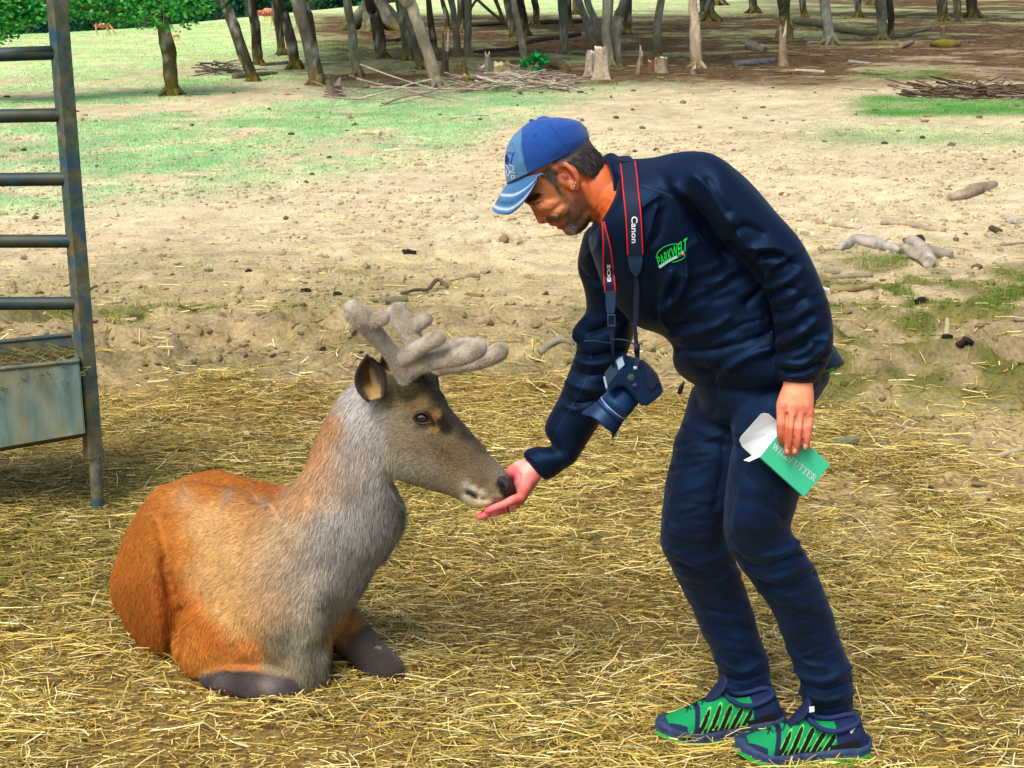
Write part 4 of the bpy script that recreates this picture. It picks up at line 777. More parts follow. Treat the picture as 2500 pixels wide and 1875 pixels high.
tb = join([ellipsoid(P(H(545,165), YH), .006, .006, .004, n=12)]); link('cap_button', mesh_np('b', *tb, True, np.tile(lin((20,70,150)), (len(tb[0]), 1))), cap_m, cap)
# visor: arched sheet
phis = [-82,-72,-60,-45,-30,-15,0,15,30,45,60,72,82]
outer = {82:(588,672),72:(545,790),60:(455,915),45:(345,1000),30:(255,1000),15:(205,982),0:(188,962)}
inn, outp = [], []
c0 = np.array(H(697,552)); ax = np.array(H(322,732)) - c0
for ph in phis:
    k = abs(ph); sgn = 1 if ph > 0 else -1
    ip = c0 + ax * .95 * math.cos(R(k)) + np.array((1.5, (k / 82) ** 2 * 22 - 5)); inn.append(P(ip, YH + sgn * .083 * math.sin(R(k))))
    op = outer[k]; outp.append(P(H(*op), YH + sgn * .080 * math.sin(R(min(90, k * 1.1)))))
inn = catmull(inn, 4); outp = catmull(outp, 4); mm = 44; vs = []
for i in range(mm):
    t = i / (mm - 1); arch = math.sin(math.pi * t) * .004
    vs.append(inn * (1 - t) + outp * t + np.array((0, 0, arch)))
k = len(inn); vs = np.concatenate(vs); f = [(i * k + j, i * k + j + 1, (i + 1) * k + j + 1, (i + 1) * k + j) for i in range(mm - 1) for j in range(k - 1)]
tt = np.repeat(np.linspace(0, 1, mm), k); cols = np.tile(np.array(lin((60,112,162))), (len(vs), 1))
ed = np.exp(-((tt - .62) / .05) ** 2) * .0
cols = cols * (1 - .45 * np.exp(-((tt - .72) / .05) ** 2))[:, None]
for tw in (.52, .88): wv = np.exp(-((tt - tw) / .035) ** 2)[:, None]; cols = cols * (1 - wv) + np.array(lin((186,206,220))) * wv
vo = link('visor', mesh_np('visor', vs, f, True, cols), cap_m, cap); md = vo.modifiers.new('s', 'SOLIDIFY'); md.thickness = .004; md.offset = -1
dk = mat('cap_print_dark', lin((16,60,140)), .8); wt = mat('cap_print_white', lin((200,214,224)), .8)
r = text_quad('67', Hq((300,440),(395,440),(388,560),(305,560)), capb, .0012, bold=.03); link('cap_number', mesh_np('t', *r, False), dk, cap)
r = text_quad('D', Hq((358,655),(395,650),(398,688),(360,690)), capb, .0012, bold=.02); link('cap_letter', mesh_np('t', *r, False), wt, cap)
strip(H, [(312,560),(340,600),(345,640),(325,660),(315,600)], 2, capb, .0012, 'cap_emblem', wt, cap); strip(H, [(345,560),(380,580),(375,610),(340,630),(395,632)], 2, capb, .0012, 'cap_emblem', wt, cap)
# ---- hair, beard
def strands(c, poly, count, fl, lmm, colr, w, tree, seed, lift=.35, jit=.5):
    g = np.random.default_rng(seed); q = np.array([c(*p) for p in poly]); lo, hi = q.min(0), q.max(0); V = []; C = []
    def inside(p):
        r_ = False; j = len(q) - 1
        for i in range(len(q)):
            if (q[i][1] > p[1]) != (q[j][1] > p[1]) and p[0] < (q[j][0] - q[i][0]) * (p[1] - q[i][1]) / (q[j][1] - q[i][1]) + q[i][0]: r_ = not r_
            j = i
        return r_
    o = Vector((0, 0, CAM_H)); got = 0
    while got < count:
        p = lo + g.random(2) * (hi - lo)
        if not inside(p): continue
        got += 1; dv = Vector(ray(p)).normalized(); h = tree.ray_cast(o, dv)
        if h[0] is None: continue
        nn = np.array(h[1]); b = np.array(h[0]); d = np.array((fl[0], 0, 0)) - fl[1] * np.array((0, SP, CP)) + (g.random(3) - .5) * jit
        d = d - nn * d.dot(nn); d /= np.linalg.norm(d) + 1e-9; le = lmm * .001 * (.6 + .8 * g.random()); s = np.cross(nn, d); s /= np.linalg.norm(s) + 1e-9; s = s * w / 2
        mid = b + d * le * .5 + nn * le * lift * .7; tip = b + d * le + nn * le * lift * .6; b = b - nn * .001
        V += [b - s, b + s, mid + s * .8, mid - s * .8, tip]; cc = np.array(lin(colr[g.integers(len(colr))])) * (.7 + .6 * g.random()); C += [cc] * 5
    k = len(V) // 5; F = []
    for i in range(k): F += [(5 * i, 5 * i + 1, 5 * i + 2, 5 * i + 3), (5 * i + 3, 5 * i + 2, 5 * i + 4)]
    return mesh_np('hair', V, F, True, np.array(C))
hm = mat('human_hair', rough=.45, spec=.4, attr=True)
hv = [strands(H, [(820,520),(900,470),(1075,380),(1130,440),(1195,490),(1150,560),(1060,620),(990,600),(930,560),(880,545)], 2600, (.75,.65), 22, [(30,26,24),(24,20,18),(84,76,70),(44,38,34)], .0011, body_bvh, 31, .3, .5),
      strands(H, [(620,650),(760,580),(770,640),(760,720),(800,770),(820,820),(785,810),(745,740),(690,680)], 650, (.25,.9), 8, [(54,42,34),(60,48,38),(104,90,78)], .0007, body_bvh, 32, .12, .5),
      strands(H, [(990,170),(1040,190),(1065,260),(1060,300),(1015,220)], 260, (.7,.5), 17, [(36,32,30)], .0009, capb, 33, .25, .5)]
V, F = join([(to_np(m_), [tuple(p.vertices) for p in m_.polygons]) for m_ in hv]); C = []
for m_ in hv:
    c_ = np.empty(len(m_.vertices) * 4, np.float32); m_.color_attributes['Col'].data.foreach_get('color', c_); C.append(c_.reshape(-1, 4)[:, :3])
link('hair', mesh_np('hair', V, F, True, np.concatenate(C)), hm, man)
bd = strands(H, [(850,960),(900,870),(1000,860),(1090,920),(1060,1080),(960,1180),(880,1170),(845,1120),(870,1060),(840,1020)], 1500, (.3,.9), 3.0, [(74,50,36),(106,76,54),(140,112,90),(60,44,34)], .0005, body_bvh, 34, .3, .8)
link('beard', bd, hm, man)
gb = strands(H, [(850,1130),(890,1080),(940,1110),(950,1170),(900,1185)], 260, (.4,.9), 4, [(190,184,178),(150,144,138),(90,80,72)], .0008, body_bvh, 35, .5, .8); link('chin_beard', gb, hm, man)
ms = strands(H, [(690,1045),(740,1015),(790,1030),(770,1060),(720,1065)], 220, (.6,.7), 5, [(74,52,40),(110,88,72)], .0007, body_bvh, 36, .4, .6); link('moustache', ms, hm, man)
eb = strands(H, [(488,885),(520,860),(600,820),(620,835),(550,880),(500,900)], 400, (.8,-.3), 8, [(40,28,22)], .0008, body_bvh, 37, .3, .5); link('eyebrow', eb, hm, man)
# ---- shoes
def make_shoe(name, heel, toe, flip):
    heel, toe = np.array(heel), np.array(toe); fx = toe - heel; ln = np.linalg.norm(fx[:2]); fx = np.array((fx[0], fx[1], 0)) / ln; sy = np.array((-fx[1], fx[0], 0))
    k = ln / .31; ns, na = 230, 90
    def w2(V): V = np.asarray(V); return heel * (1, 1, 0) + np.outer(V[:, 0] * k, fx) + np.outer(V[:, 1] * (-flip) * k, sy) + np.outer(V[:, 2] * k, (0, 0, 1))
    xs = [0, .008, .03, .07, .12, .17, .21, .25, .28, .30, .31]
    wi = [.012, .028, .037, .038, .036, .042, .048, .048, .038, .022, .006]; of = [0, 0, 0, .001, .004, .004, .002, 0, .002, .004, .005]
    # sole: bottom, midsole
    def sole(z0, z1, gx, nm, m, flare=0):
        vs, n2 = [], len(xs); f = []
        tx = np.linspace(0, .31, 40); W = np.interp(tx, xs, wi) + gx; O = np.interp(tx, xs, of); spring = .018 * sstep(.22, .31, tx) + .006 * sstep(.04, 0, tx)
        W[0] = max(W[0] - gx, .004); W[-1] = max(W[-1] - gx, .003)
        xx = tx.copy(); xx[0] -= gx; xx[-1] += gx
        out = np.concatenate((np.stack((xx, O + W), 1), np.stack((xx, O - W), 1)[::-1])); sp = np.concatenate((spring, spring[::-1])); hh = np.concatenate((tx, tx[::-1])); heelz = .012 * sstep(.16, .04, hh)
        a = np.concatenate((out, (z0 + sp + (heelz if z0 > .008 else 0))[:, None]), 1); b = np.concatenate((out * (1, 1 + flare), (z1 + sp + heelz)[:, None]), 1); mid = (a + b) / 2; mid[:, 1] *= 1.03; N_ = len(out)
        vs = np.concatenate((a, mid, b)); f = []
        for r_ in range(2): f += [(r_ * N_ + i, r_ * N_ + (i + 1) % N_, (r_ + 1) * N_ + (i + 1) % N_, (r_ + 1) * N_ + i) for i in range(N_)]
        h_ = N_ // 2
        for base in (0, 2 * N_): f += [(base + i, base + i + 1, base + N_ - 2 - i, base + N_ - 1 - i) for i in range(h_ - 1)]
        return link(nm, mesh_np(nm, w2(vs), f), m, so)
    # upper
    tx = np.linspace(0, 1, ns); X = .306 * tx
    Wd = np.interp(X, xs, wi) - .002; Of = np.interp(X, xs, of)
    top = np.interp(X, [0,.012,.03,.06,.09,.12,.145,.165,.19,.22,.25,.28,.306], [.072,.098,.102,.096,.088,.090,.104,.106,.094,.080,.066,.054,.034])
    zb = .026 + .010 * sstep(.16, .04, X) + .016 * sstep(.22, .31, X); vs = []; UV = []
    for i in range(ns):
        for j in range(na):
            a = math.pi * j / (na - 1); ca, sa = math.cos(a), math.sin(a); e_ = .62 if X[i] > .13 else .5
            y = np.sign(ca) * abs(ca) ** e_ * Wd[i] * (1 - .40 * sa ** 2 * (1 if X[i] > .1 else .75)); z = zb[i] + (top[i] - zb[i]) * sa ** .9
            vs.append((X[i] + .016 * sstep(.05, 0, X[i]) * (sa ** .9) ** 1.3, Of[i] + y, z)); UV.append((X[i], (z - zb[i]) / (top[i] - zb[i]), 1 if ca > 0 else -1))
    f = [(i * na + j, i * na + j + 1, (i + 1) * na + j + 1, (i + 1) * na + j) for i in range(ns - 1) for j in range(na - 1)]
    UV = np.array(UV); x, h = UV[:, 0], UV[:, 1]
    GRN, NV, BK, LM = np.array(lin((4,138,82))), np.array(lin((18,32,72))), np.array(lin((10,12,18))), np.array(lin((110,210,80)))
    c = np.tile(GRN, (len(x), 1))
    _z = np.abs(((x - .10 + h * .03) / .030) % 1.0 * 2 - 1)     # zigzag overlay on the sides
    side = (h < .88) & (x > .088) & (x < .225)
    pp = ((x + h * .040) / .027) % 1.0; hx_ = .86 - .25 * ((pp - .3) / .3) ** 2
    c[side & (h < .26)] = BK; c[side & (pp < .60) & (h < hx_)] = BK
    line = side & (h > .12) & (h < hx_) & ((np.abs(pp - .60) < .055) | (np.abs(pp - .02) < .055)); c[line] = LM; c[side & (pp < .62) & (np.abs(h - hx_) < .03)] = LM
    c[(x < .085) & (h < 1.1)] = NV; c[(x > .03) & (x < .10) & (h < .45 - (x - .03) * 2)] = BK * 1.4
    c[(x > .245) & (h < .62 + (x - .26) * 9)] = NV; c[(x > .285)] = NV; c[(h < .12)] = NV
    c[(np.abs(x - .228 + h * .012) < .006)] = NV * .8; c[(x > .13) & (x < .15) & (h > .97)] = NV
    so = link(name, mesh_np('shoe', w2(vs), f, True, c), mat('shoe_mesh', rough=.75, spec=.25, attr=True, noise=.12, nscale=200, bump=.3, bscale=900), man)
    sole(.0, .012, .002, 'outsole', mat('outsole_green', lin((24,160,44)), .7, .3, noise=.2, nscale=80)); sole(.010, .032, .0025, 'midsole', mat('midsole_grey', lin((44,66,96)), .7, .3, noise=.15, nscale=60, col2=lin((30,46,72))))
    # collar ring, tongue, laces
    cl = [(.052,.027,.096),(.036,.019,.101),(.031,0,.103),(.036,-.019,.101),(.052,-.027,.096),(.085,-.031,.086),(.115,-.029,.088),(.140,-.021,.101),(.150,0,.108),(.140,.021,.101),(.115,.029,.088),(.085,.031,.086),(.052,.027,.096)]
    link('collar', mesh_np('c', *tube(w2(cl), [.0062] * 13, n=10)), mat('shoe_lining', lin((22,42,84)), .8), so)
    tg = tube(w2([(.195,0,.088),(.175,0,.104),(.158,0,.124),(.148,0,.146)]), [.010,.021,.024,.019], n=14, flat=.3); to = link('tongue', mesh_np('tg', *tg), mat('shoe_tongue', lin((16,28,64)), .7), so)
    lac = mat('lace', lin((14,22,40)), .6); 
    for a in range(4):
        xa = .172 + a * .018; za = float(np.interp(xa, X, top)) + .002; xb = xa + .018; zb_ = float(np.interp(xb, X, top)) + .002
        for s in (1, -1): link('lace', mesh_np('l', *tube(w2([(xa, -.016 * s, za - .008), (xa + .009, 0, (za + zb_) / 2 + .003), (xb, .016 * s, zb_ - .008)]), [.0016] * 3, n=6)), lac, so)
    return so, to
G0 = lambda p: np.array(G(p))
heel_n, toe_n = G0(S(1515,1590)), G0(S(655,1600)); heel_f, toe_f = G0(S(960,1410)), G0(S(135,1470))
sh1, tg1 = make_shoe('shoe', heel_n, toe_n, 1); sh2, tg2 = make_shoe('shoe', heel_f, toe_f, -1)
print('shoe lengths', np.linalg.norm(heel_n - toe_n), np.linalg.norm(heel_f - toe_f), heel_n, toe_n, heel_f, toe_f)
sbv = bvh(sh1.data); white = mat('white_print', lin((220,226,232)), .6)
r = text_quad('salomon', [S(1388,1418), S(1446,1350), S(1458,1368), S(1402,1438)], sbv, .003, bold=.02)
if r: link('heel_lettering', mesh_np('t', *r, False), white, sh1)
tbv = bvh(tg1.data); r = decal_mesh([S(1128,1262), S(1162,1258), S(1164,1294), S(1130,1300)], [(0,1,2,3)], tbv, .002)
if r: link('tongue_badge', mesh_np('t', *r, False), white, tg1)
r = text_quad('S', [S(1136,1268), S(1156,1266), S(1157,1288), S(1138,1292)], tbv, .003)
if r: link('badge_letter', mesh_np('t', *r, False), mat('print_ink', lin((20,24,34)), .6), tg1)
# ================================================================== camera on its strap, feed box
camera_o = empty('camera', tuple(P(K(900,900), 3.06)), 'black camera with a petal lens hood hanging by its strap from the neck', 'camera')
blk = mat('camera_black', lin((12,28,58)), .45, .7, tint=(.3,.6,1.0), noise=.15, nscale=120, bump=.12, bscale=700)
YC = 3.06
def extr(c, poly, y0, y1, name, m, parent, bev=.004, kind=None):
    n_ = len(poly); q = np.array([c(*p) for p in poly]); ym = (y0 + y1) / 2
    fr = [P(p, ym) for p in q]; d = np.array((0, 1, 0.0))
    vs = np.array([p + d * (y0 - ym) for p in fr] + [p + d * (y1 - ym) for p in fr])
    f = [tuple(range(n_)), tuple(range(2 * n_ - 1, n_ - 1, -1))] + [(i, n_ + i, n_ + (i + 1) % n_, (i + 1) % n_) for i in range(n_)]
    me = mesh_np(name, vs, f, False); bm = bmesh.new(); bm.from_mesh(me); bmesh.ops.recalc_face_normals(bm, faces=bm.faces)
    if bev: bmesh.ops.bevel(bm, geom=list(bm.edges), offset=bev, segments=2, affect='EDGES', clamp_overlap=True)
    bm.to_mesh(me); bm.free(); me.polygons.foreach_set('use_smooth', np.full(len(me.polygons), False))
    return link(name, me, m, parent)
cb = extr(K, [(775,440),(880,450),(960,495),(1050,505),(1160,575),(1295,735),(1292,790),(1180,895),(1040,990),(960,930),(900,840),(800,720),(700,690),(630,760),(560,770),(528,715),(600,630),(690,520)], YC - .055, YC + .055, 'camera_body', blk, camera_o, .006)
extr(K, [(1090,600),(1170,590),(1262,720),(1255,760),(1160,855),(1090,790)], YC - .060, YC - .05, 'port_cover', mat('rubber', lin((10,24,50)), .6, .4), camera_o, .003)
extr(K, [(700,500),(780,437),(790,447),(712,520)], YC - .05, YC + .02, 'flash_edge', mat('steel', lin((150,170,190)), .4, .5), cb, .001)
extr(K, [(525,735),(575,715),(605,735),(555,775)], YC - .045, YC + .045, 'front_plate', mat('steel', (.4,.4,.4)), cb, .001)
def ringax(p0, p1, rows_, n=40):   # surface of revolution along pixel axis
    a, b = P(p0, YC), P(p1, YC); ax = b - a; ax_n = ax / np.linalg.norm(ax); yv = np.array((0, 1, 0.)); yv = yv - ax_n * yv.dot(ax_n); yv /= np.linalg.norm(yv); xv = np.cross(ax_n, yv)
    vs = []; 
    for t, r in rows_: vs += [a + ax * t + r * (math.cos(2 * math.pi * j / n) * xv + math.sin(2 * math.pi * j / n) * yv) for j in range(n)]
    f = [(i * n + j, i * n + (j + 1) % n, (i + 1) * n + (j + 1) % n, (i + 1) * n + j) for i in range(len(rows_) - 1) for j in range(n)]
    return np.array(vs), f, (a, ax, xv, yv)
A0, A1 = K(890,820), K(440,1320)
lv, lf_, fr = ringax(A0, A1, [(0,.020),(0,.031),(.10,.032),(.12,.034),(.30,.034),(.31,.0355),(.50,.0355),(.505,.0345),(.52,.0345),(.525,.036),(.62,.036),(.63,.034),(.66,.034),(.67,.036),(.70,.036),(.70,.028)])
lens_o = link('lens', mesh_np('lens', lv, lf_, True), mat('lens_black', lin((16,42,84)), .4, .8, tint=(.3,.6,1.0), bump=.1, bscale=300), camera_o)
lv, lf_, _ = ringax(A0, A1, [(.515,.0350),(.515,.0366),(.53,.0366),(.53,.035)]); link('lens_ring', mesh_np('lr', lv, lf_, False), mat('steel', (.4,.4,.4)), lens_o)
lv, lf_, _ = ringax(A0, A1, [(.69,.001),(.69,.030)]); link('front_glass', mesh_np('fg', lv, lf_, True), mat('glass_dark', (.004,.005,.01), .05, .9, coat=1), lens_o)
# petal hood
a_, ax_, xv_, yv_ = fr; nn_ = 72; vs = []
for lay, rr in ((0, 0), (1, -.0022)):
    for t in np.linspace(0, 1, 7):
        for j in range(nn_):
            th = 2 * math.pi * j / nn_; reach = .80 + .20 * abs(math.cos(th)) ** 3 + .06 * abs(math.sin(th)) ** 4; rad = .0365 + .008 * t + rr
            vs.append(a_ + ax_ * (.64 + (reach - .64) * t * 1.05) + rad * (math.cos(th) * xv_ + math.sin(th) * yv_))
f = []
for lay in (0, 7):
    for i in range(6): f += [((lay + i) * nn_ + j, (lay + i) * nn_ + (j + 1) % nn_, (lay + i + 1) * nn_ + (j + 1) % nn_, (lay + i + 1) * nn_ + j) for j in range(nn_)]
f += [(6 * nn_ + j, 6 * nn_ + (j + 1) % nn_, 13 * nn_ + (j + 1) % nn_, 13 * nn_ + j) for j in range(nn_)]
link('lens_hood', mesh_np('hood', vs, f, True), blk, camera_o)
link('lens_button', mesh_np('lb', *ellipsoid(P(K(945,790), YC - .052), .009, .006, .008, n=14)), blk, camera_o)
link('logo_plate', mesh_np('lp', *ellipsoid(P(K(888,675), YC - .055), .008, .002, .008, n=16)), mat('badge', lin((54,74,60)), .5), camera_o)
link('strap_lug', mesh_np('sl', *box(*P(K(945,545), YC - .05), .008, .006, .007)), mat('steel', (.4,.4,.4)), camera_o)
# strap
def ribbon3(pts, wid, name, m, parent, thick=.0022, sub=8, push=None, face=None):
    """pts: (crop,x,y,Y) down the strap; ribbon facing the viewer; wid: width(s) in m."""
    q = np.array([P(p[0](p[1], p[2]), p[3]) for p in pts]); wd = np.broadcast_to(np.array(wid, float), (len(pts),))
    q = catmull(np.concatenate((q, wd[:, None]), 1), sub); w_ = q[:, 3]; q = q[:, :3]
    if push is not None:
        for i in range(len(q)):
            pxl = proj(q[i:i + 1])[0]; h = push.ray_cast(Vector((0, 0, CAM_H)), Vector(ray(pxl)).normalized())
            if h[0] is not None and h[0].y < q[i][1] + .012: q[i] = P(pxl, h[0].y - .010)
        q[1:-1] = (q[:-2] + q[1:-1] * 2 + q[2:]) / 4
    t = np.gradient(q, axis=0); t /= np.linalg.norm(t, axis=1)[:, None]; vd = q - (0, 0, CAM_H); vd /= np.linalg.norm(vd, axis=1)[:, None]
    if face is not None: vd = np.tile(np.array(face, float), (len(q), 1))
    s = np.cross(t, vd); s /= np.linalg.norm(s, axis=1)[:, None]; nr = np.cross(s, t); nr *= np.sign((nr * vd).sum(1))[:, None]
    vs = np.concatenate((q - s * w_[:, None] / 2, q + s * w_[:, None] / 2, q + s * w_[:, None] / 2 + nr * thick, q - s * w_[:, None] / 2 + nr * thick)); k = len(q)
    f = [(a * k + i, a * k + i + 1, b * k + i + 1, b * k + i) for a, b in ((0,1),(1,2),(2,3),(3,0)) for i in range(k - 1)] + [(0, k, 2 * k, 3 * k), (k - 1, 4 * k - 1, 3 * k - 1, 2 * k - 1)]
    return link(name, mesh_np(name, vs, f, False), m, parent), q, s, w_
stm = mat('strap_navy', lin((14,26,52)), .7, .3, bump=.15, bscale=800); red = mat('strap_red', lin((216,34,30)), .6)
lea = mat('strap_leather', lin((26,52,80)), .55, .35); web = mat('strap_web', lin((14,24,46)), .7)
near_s, q1, s1, w1 = ribbon3([(J,338,118,3.135),(J,348,190,3.08),(J,358,300,3.045),(J,372,430,3.02),(J,380,560,3.01),(J,386,690,3.01)], .031, 'strap', stm, camera_o, push=jb)
for sg in (-1, 1):
    e_ = q1 + s1 * (w1 / 2 * sg)[:, None]; link('strap_piping', mesh_np('sp', *tube(e_, .0014, n=6, sub=1)), red, near_s)
back_s, q2, s2, w2_ = ribbon3([(J,338,118,3.14),(J,300,85,3.22),(J,270,110,3.30)], .031, 'strap', stm, camera_o, face=(0,-.3,.9))
far_s, q3, s3, w3 = ribbon3([(J,182,470,3.17),(J,196,560,3.12),(J,208,640,3.09),(J,215,740,3.07),(J,224,860,3.05),(J,230,925,3.05)], [.003,.008,.014,.019,.022,.022], 'strap', stm, camera_o, push=jb)
for sg in (-1, 1):
    e_ = q3 + s3 * (w3 / 2 * sg)[:, None]; link('strap_piping', mesh_np('sp', *tube(e_, .0014, n=6, sub=1)), red, far_s)
ribbon3([(J,386,685,3.008),(J,386,740,3.01),(J,388,790,3.015),(J,390,825,3.02)], [.030,.029,.022,.008], 'strap_end', lea, camera_o, .003)
ribbon3([(J,230,922,3.048),(J,231,970,3.048),(J,231,1030,3.048),(J,232,1060,3.048)], [.022,.021,.019,.014], 'strap_end', lea, camera_o, .003)
ribbon3([(J,390,815,3.022),(J,394,900,3.03),(J,388,1050,3.035),(J,385,1160,3.035),(J,393,1260,3.035),(J,398,1330,3.035),(K,960,530,YC-.05)], [.006,.011,.011,.008,.009,.010,.010], 'strap_webbing', web, camera_o)
ribbon3([(J,232,1055,3.05),(J,236,1130,3.05),(J,240,1230,3.05),(J,246,1300,3.055),(J,250,1400,3.08)], [.012,.012,.010,.007,.006], 'strap_webbing', web, camera_o)
for a, b in (((215,1070),(258,1070)),((217,1138),(260,1138)),((215,1070),(217,1138)),((258,1070),(260,1138))): link('buckle_bar', mesh_np('bb', *tube([P(J(*a), 3.044), P(J(*b), 3.044)], .0018, n=8)), mat('buckle_plastic', lin((40,56,80)), .4), camera_o)
link('strap_keeper', mesh_np('sk', *box(*P(J(396,1278), 3.03), .012, .006, .020)), web, camera_o)
link('strap_tail', mesh_np('st', *ptube(J, [(70,1232,3.04,.0012),(130,1230,3.04,.0012),(190,1240,3.045,.0012),(240,1246,3.05,.0012)], n=6)), lea, camera_o)
link('strap_tail', mesh_np('st', *ptube(J, [(240,1222,3.045,.0012),(300,1222,3.03,.0012),(350,1236,3.03,.0018),(392,1262,3.03,.0018)], n=6)), lea, camera_o)
stb = bvh(near_s.data); r = text_quad('Canon', [J(400,455), J(398,622), J(362,622), J(360,455)], stb, .001, bold=.02)
link('strap_lettering', mesh_np('t', *r, False), white, near_s)
stb = bvh(far_s.data); r = text_quad('EOS', [J(212,862), J(208,755), J(230,755), J(234,862)], stb, .001, bold=.02)
link('strap_lettering', mesh_np('t', *r, False), white, far_s)
# ---- feed box
YB = 2.944
fb = [P(L_(*p), YB) for p in ((500,1022),(1010,1482),(1310,1112),(800,652))]
# front face tilted a little so that its lower long side shows
ex, ey = fb[1] - fb[0], fb[3] - fb[0]; nz_ = np.cross(ex, ey); nz_ /= np.linalg.norm(nz_); nz_ *= np.sign(nz_[1]); back = nz_ * .036 + np.array((-.004, 0, -.006))
feed = empty('feed_box', tuple(fb[1]), 'green cardboard animal feed box with open white flaps held in a hand', 'box')
card = mat('card_green', lin((64,196,150)), .55, .35, noise=.04, nscale=40); cardw = mat('card_white', lin((228,236,238)), .6, .3)
Aq, Bq, Cq, Dq = fb; A2, B2, C2, D2 = [p + back for p in fb]
bx_, _ = None, None
fo = link('front_panel', mesh_np('fp', [Aq, Bq, Cq, Dq], [(0,1,2,3)], False), card, feed)
link('back_panel', mesh_np('bp', [A2, B2, C2, D2], [(3,2,1,0)], False), card, feed)
link('side_panel', mesh_np('s1', [Aq, A2, B2, Bq], [(0,1,2,3)], False), mat('card_green', (0,0,0)), feed); link('side_panel', mesh_np('s2', [Dq, Cq, C2, D2], [(0,1,2,3)], False), card, feed); link('end_panel', mesh_np('e', [Bq, B2, C2, Cq], [(0,1,2,3)], False), card, feed)
for o in feed.children:
    md = o.modifiers.new('s', 'SOLIDIFY'); md.thickness = .0008; md.offset = 0
def flap(c, poly, name, Ys):
    pts = [P(c(x, y), Y) for (x, y), Y in zip(poly, Ys)]; o = link(name, mesh_np(name, pts, [tuple(range(len(pts)))], False), cardw, feed); md = o.modifiers.new('s', 'SOLIDIFY'); md.thickness = .0008; return o
flap(L_, [(405,1005),(290,900),(260,830),(275,790),(510,525),(540,513),(600,520),(690,600),(780,640),(690,730)], 'lid_flap', [2.975,2.965,2.955,2.952,2.952,2.955,2.96,2.972,2.978,2.978])
flap(L_, [(405,1005),(690,730),(800,652),(500,1022)], 'inner_end', [2.978,2.978,2.945,2.945])
flap(L_, [(310,1062),(440,992),(500,1022),(375,1078)], 'dust_flap', [2.935,2.955,2.945,2.928])
fbv = bvh(fo.data)
def serif(s):
    V, F = [], []; x0 = 0
    def st(pts, w):
        pts = [np.array(p, float) for p in pts]
        for a_, b_ in zip(pts[:-1], pts[1:]):
            t_ = (b_ - a_) / (np.linalg.norm(b_ - a_) + 1e-9); n_ = np.array((-t_[1], t_[0])) * w / 2; k = len(V); e_ = t_ * w * .2
            V.extend([a_ - n_ - e_ + (x0, 0), b_ - n_ + e_ + (x0, 0), b_ + n_ + e_ + (x0, 0), a_ + n_ - e_ + (x0, 0)]); F.append((k, k + 1, k + 2, k + 3))
    TK, TN = .13, .06; arc = lambda cx, cy, rx, ry, a0, a1: [(cx + rx * math.cos(R(a)), cy + ry * math.sin(R(a))) for a in np.linspace(a0, a1, 10)]
    def sf(x, y, w=.26): st([(x - w / 2, y), (x + w / 2, y)], TN)
    for ch in s:
        if ch == 'W': st([(.1,1),(.32,0)], TK); st([(.32,0),(.52,.95)], TN); st([(.5,1),(.74,0)], TK); st([(.74,0),(.95,1)], TN); sf(.1,1); sf(.5,1); sf(.95,1); wd = 1.1
        elif ch == 'I': st([(.2,0),(.2,1)], TK); sf(.2,0,.32); sf(.2,1,.32); wd = .45
        elif ch == 'L': st([(.2,0),(.2,1)], TK); sf(.2,1,.32); st([(.06,.03),(.66,.03),(.68,.25)], TN); wd = .75
        elif ch == 'D': st([(.2,0),(.2,1)], TK); st([(.06,.97),(.35,.97)] + arc(.35,.5,.42,.47,90,-90) + [(.06,.03)], TN * 1.4); wd = .9
        elif ch in 'FE':
            st([(.2,0),(.2,1)], TK); st([(.06,.97),(.62,.97),(.64,.78)], TN); st([(.2,.52),(.5,.52)], TN); sf(.2,0,.32)
            if ch == 'E': st([(.06,.03),(.64,.03),(.68,.25)], TN)
            wd = .76
        elif ch == 'U': st([(.2,1),(.2,.3)] + arc(.47,.3,.27,.28,180,270), TK); st(arc(.47,.3,.27,.28,270,360) + [(.74,1)], TN); sf(.2,1); sf(.74,1); wd = .95
        elif ch == 'T': st([(.36,0),(.36,1)], TK); st([(.03,.78),(.05,.97),(.67,.97),(.69,.78)], TN); sf(.36,0,.32); wd = .76
        elif ch == 'R': st([(.2,0),(.2,1)], TK); st([(.06,.97),(.4,.97)] + arc(.4,.75,.22,.22,90,-90) + [(.2,.53)], TN * 1.3); st([(.4,.53),(.72,.02)], TK); sf(.2,0,.32); wd = .82
        x0 += wd
    v_ = np.array(V); lo, hi = v_.min(0), v_.max(0); return (v_ - (lo + hi) / 2) / (hi - lo), F
_tm = text_mesh; text_mesh = lambda s, **k: serif(s)
r = text_quad('WILDFUTTER', [L_(672,855), L_(1165,1245), L_(1120,1310), L_(630,920)], fbv, .0010, space=1.05)
text_mesh = _tm
link('box_lettering', mesh_np('t', *r, False), white, fo)
# ================================================================== metal hay feeder
fx_ = G(FE(305, 1608)); YF = fx_[1]
steel = mat('feeder_steel', lin((74,96,84)), .62, .35, metal=.2, col2=lin((110,104,72)), noise=.4, nscale=14, bump=.2, bscale=60)
nb = steel.node_tree
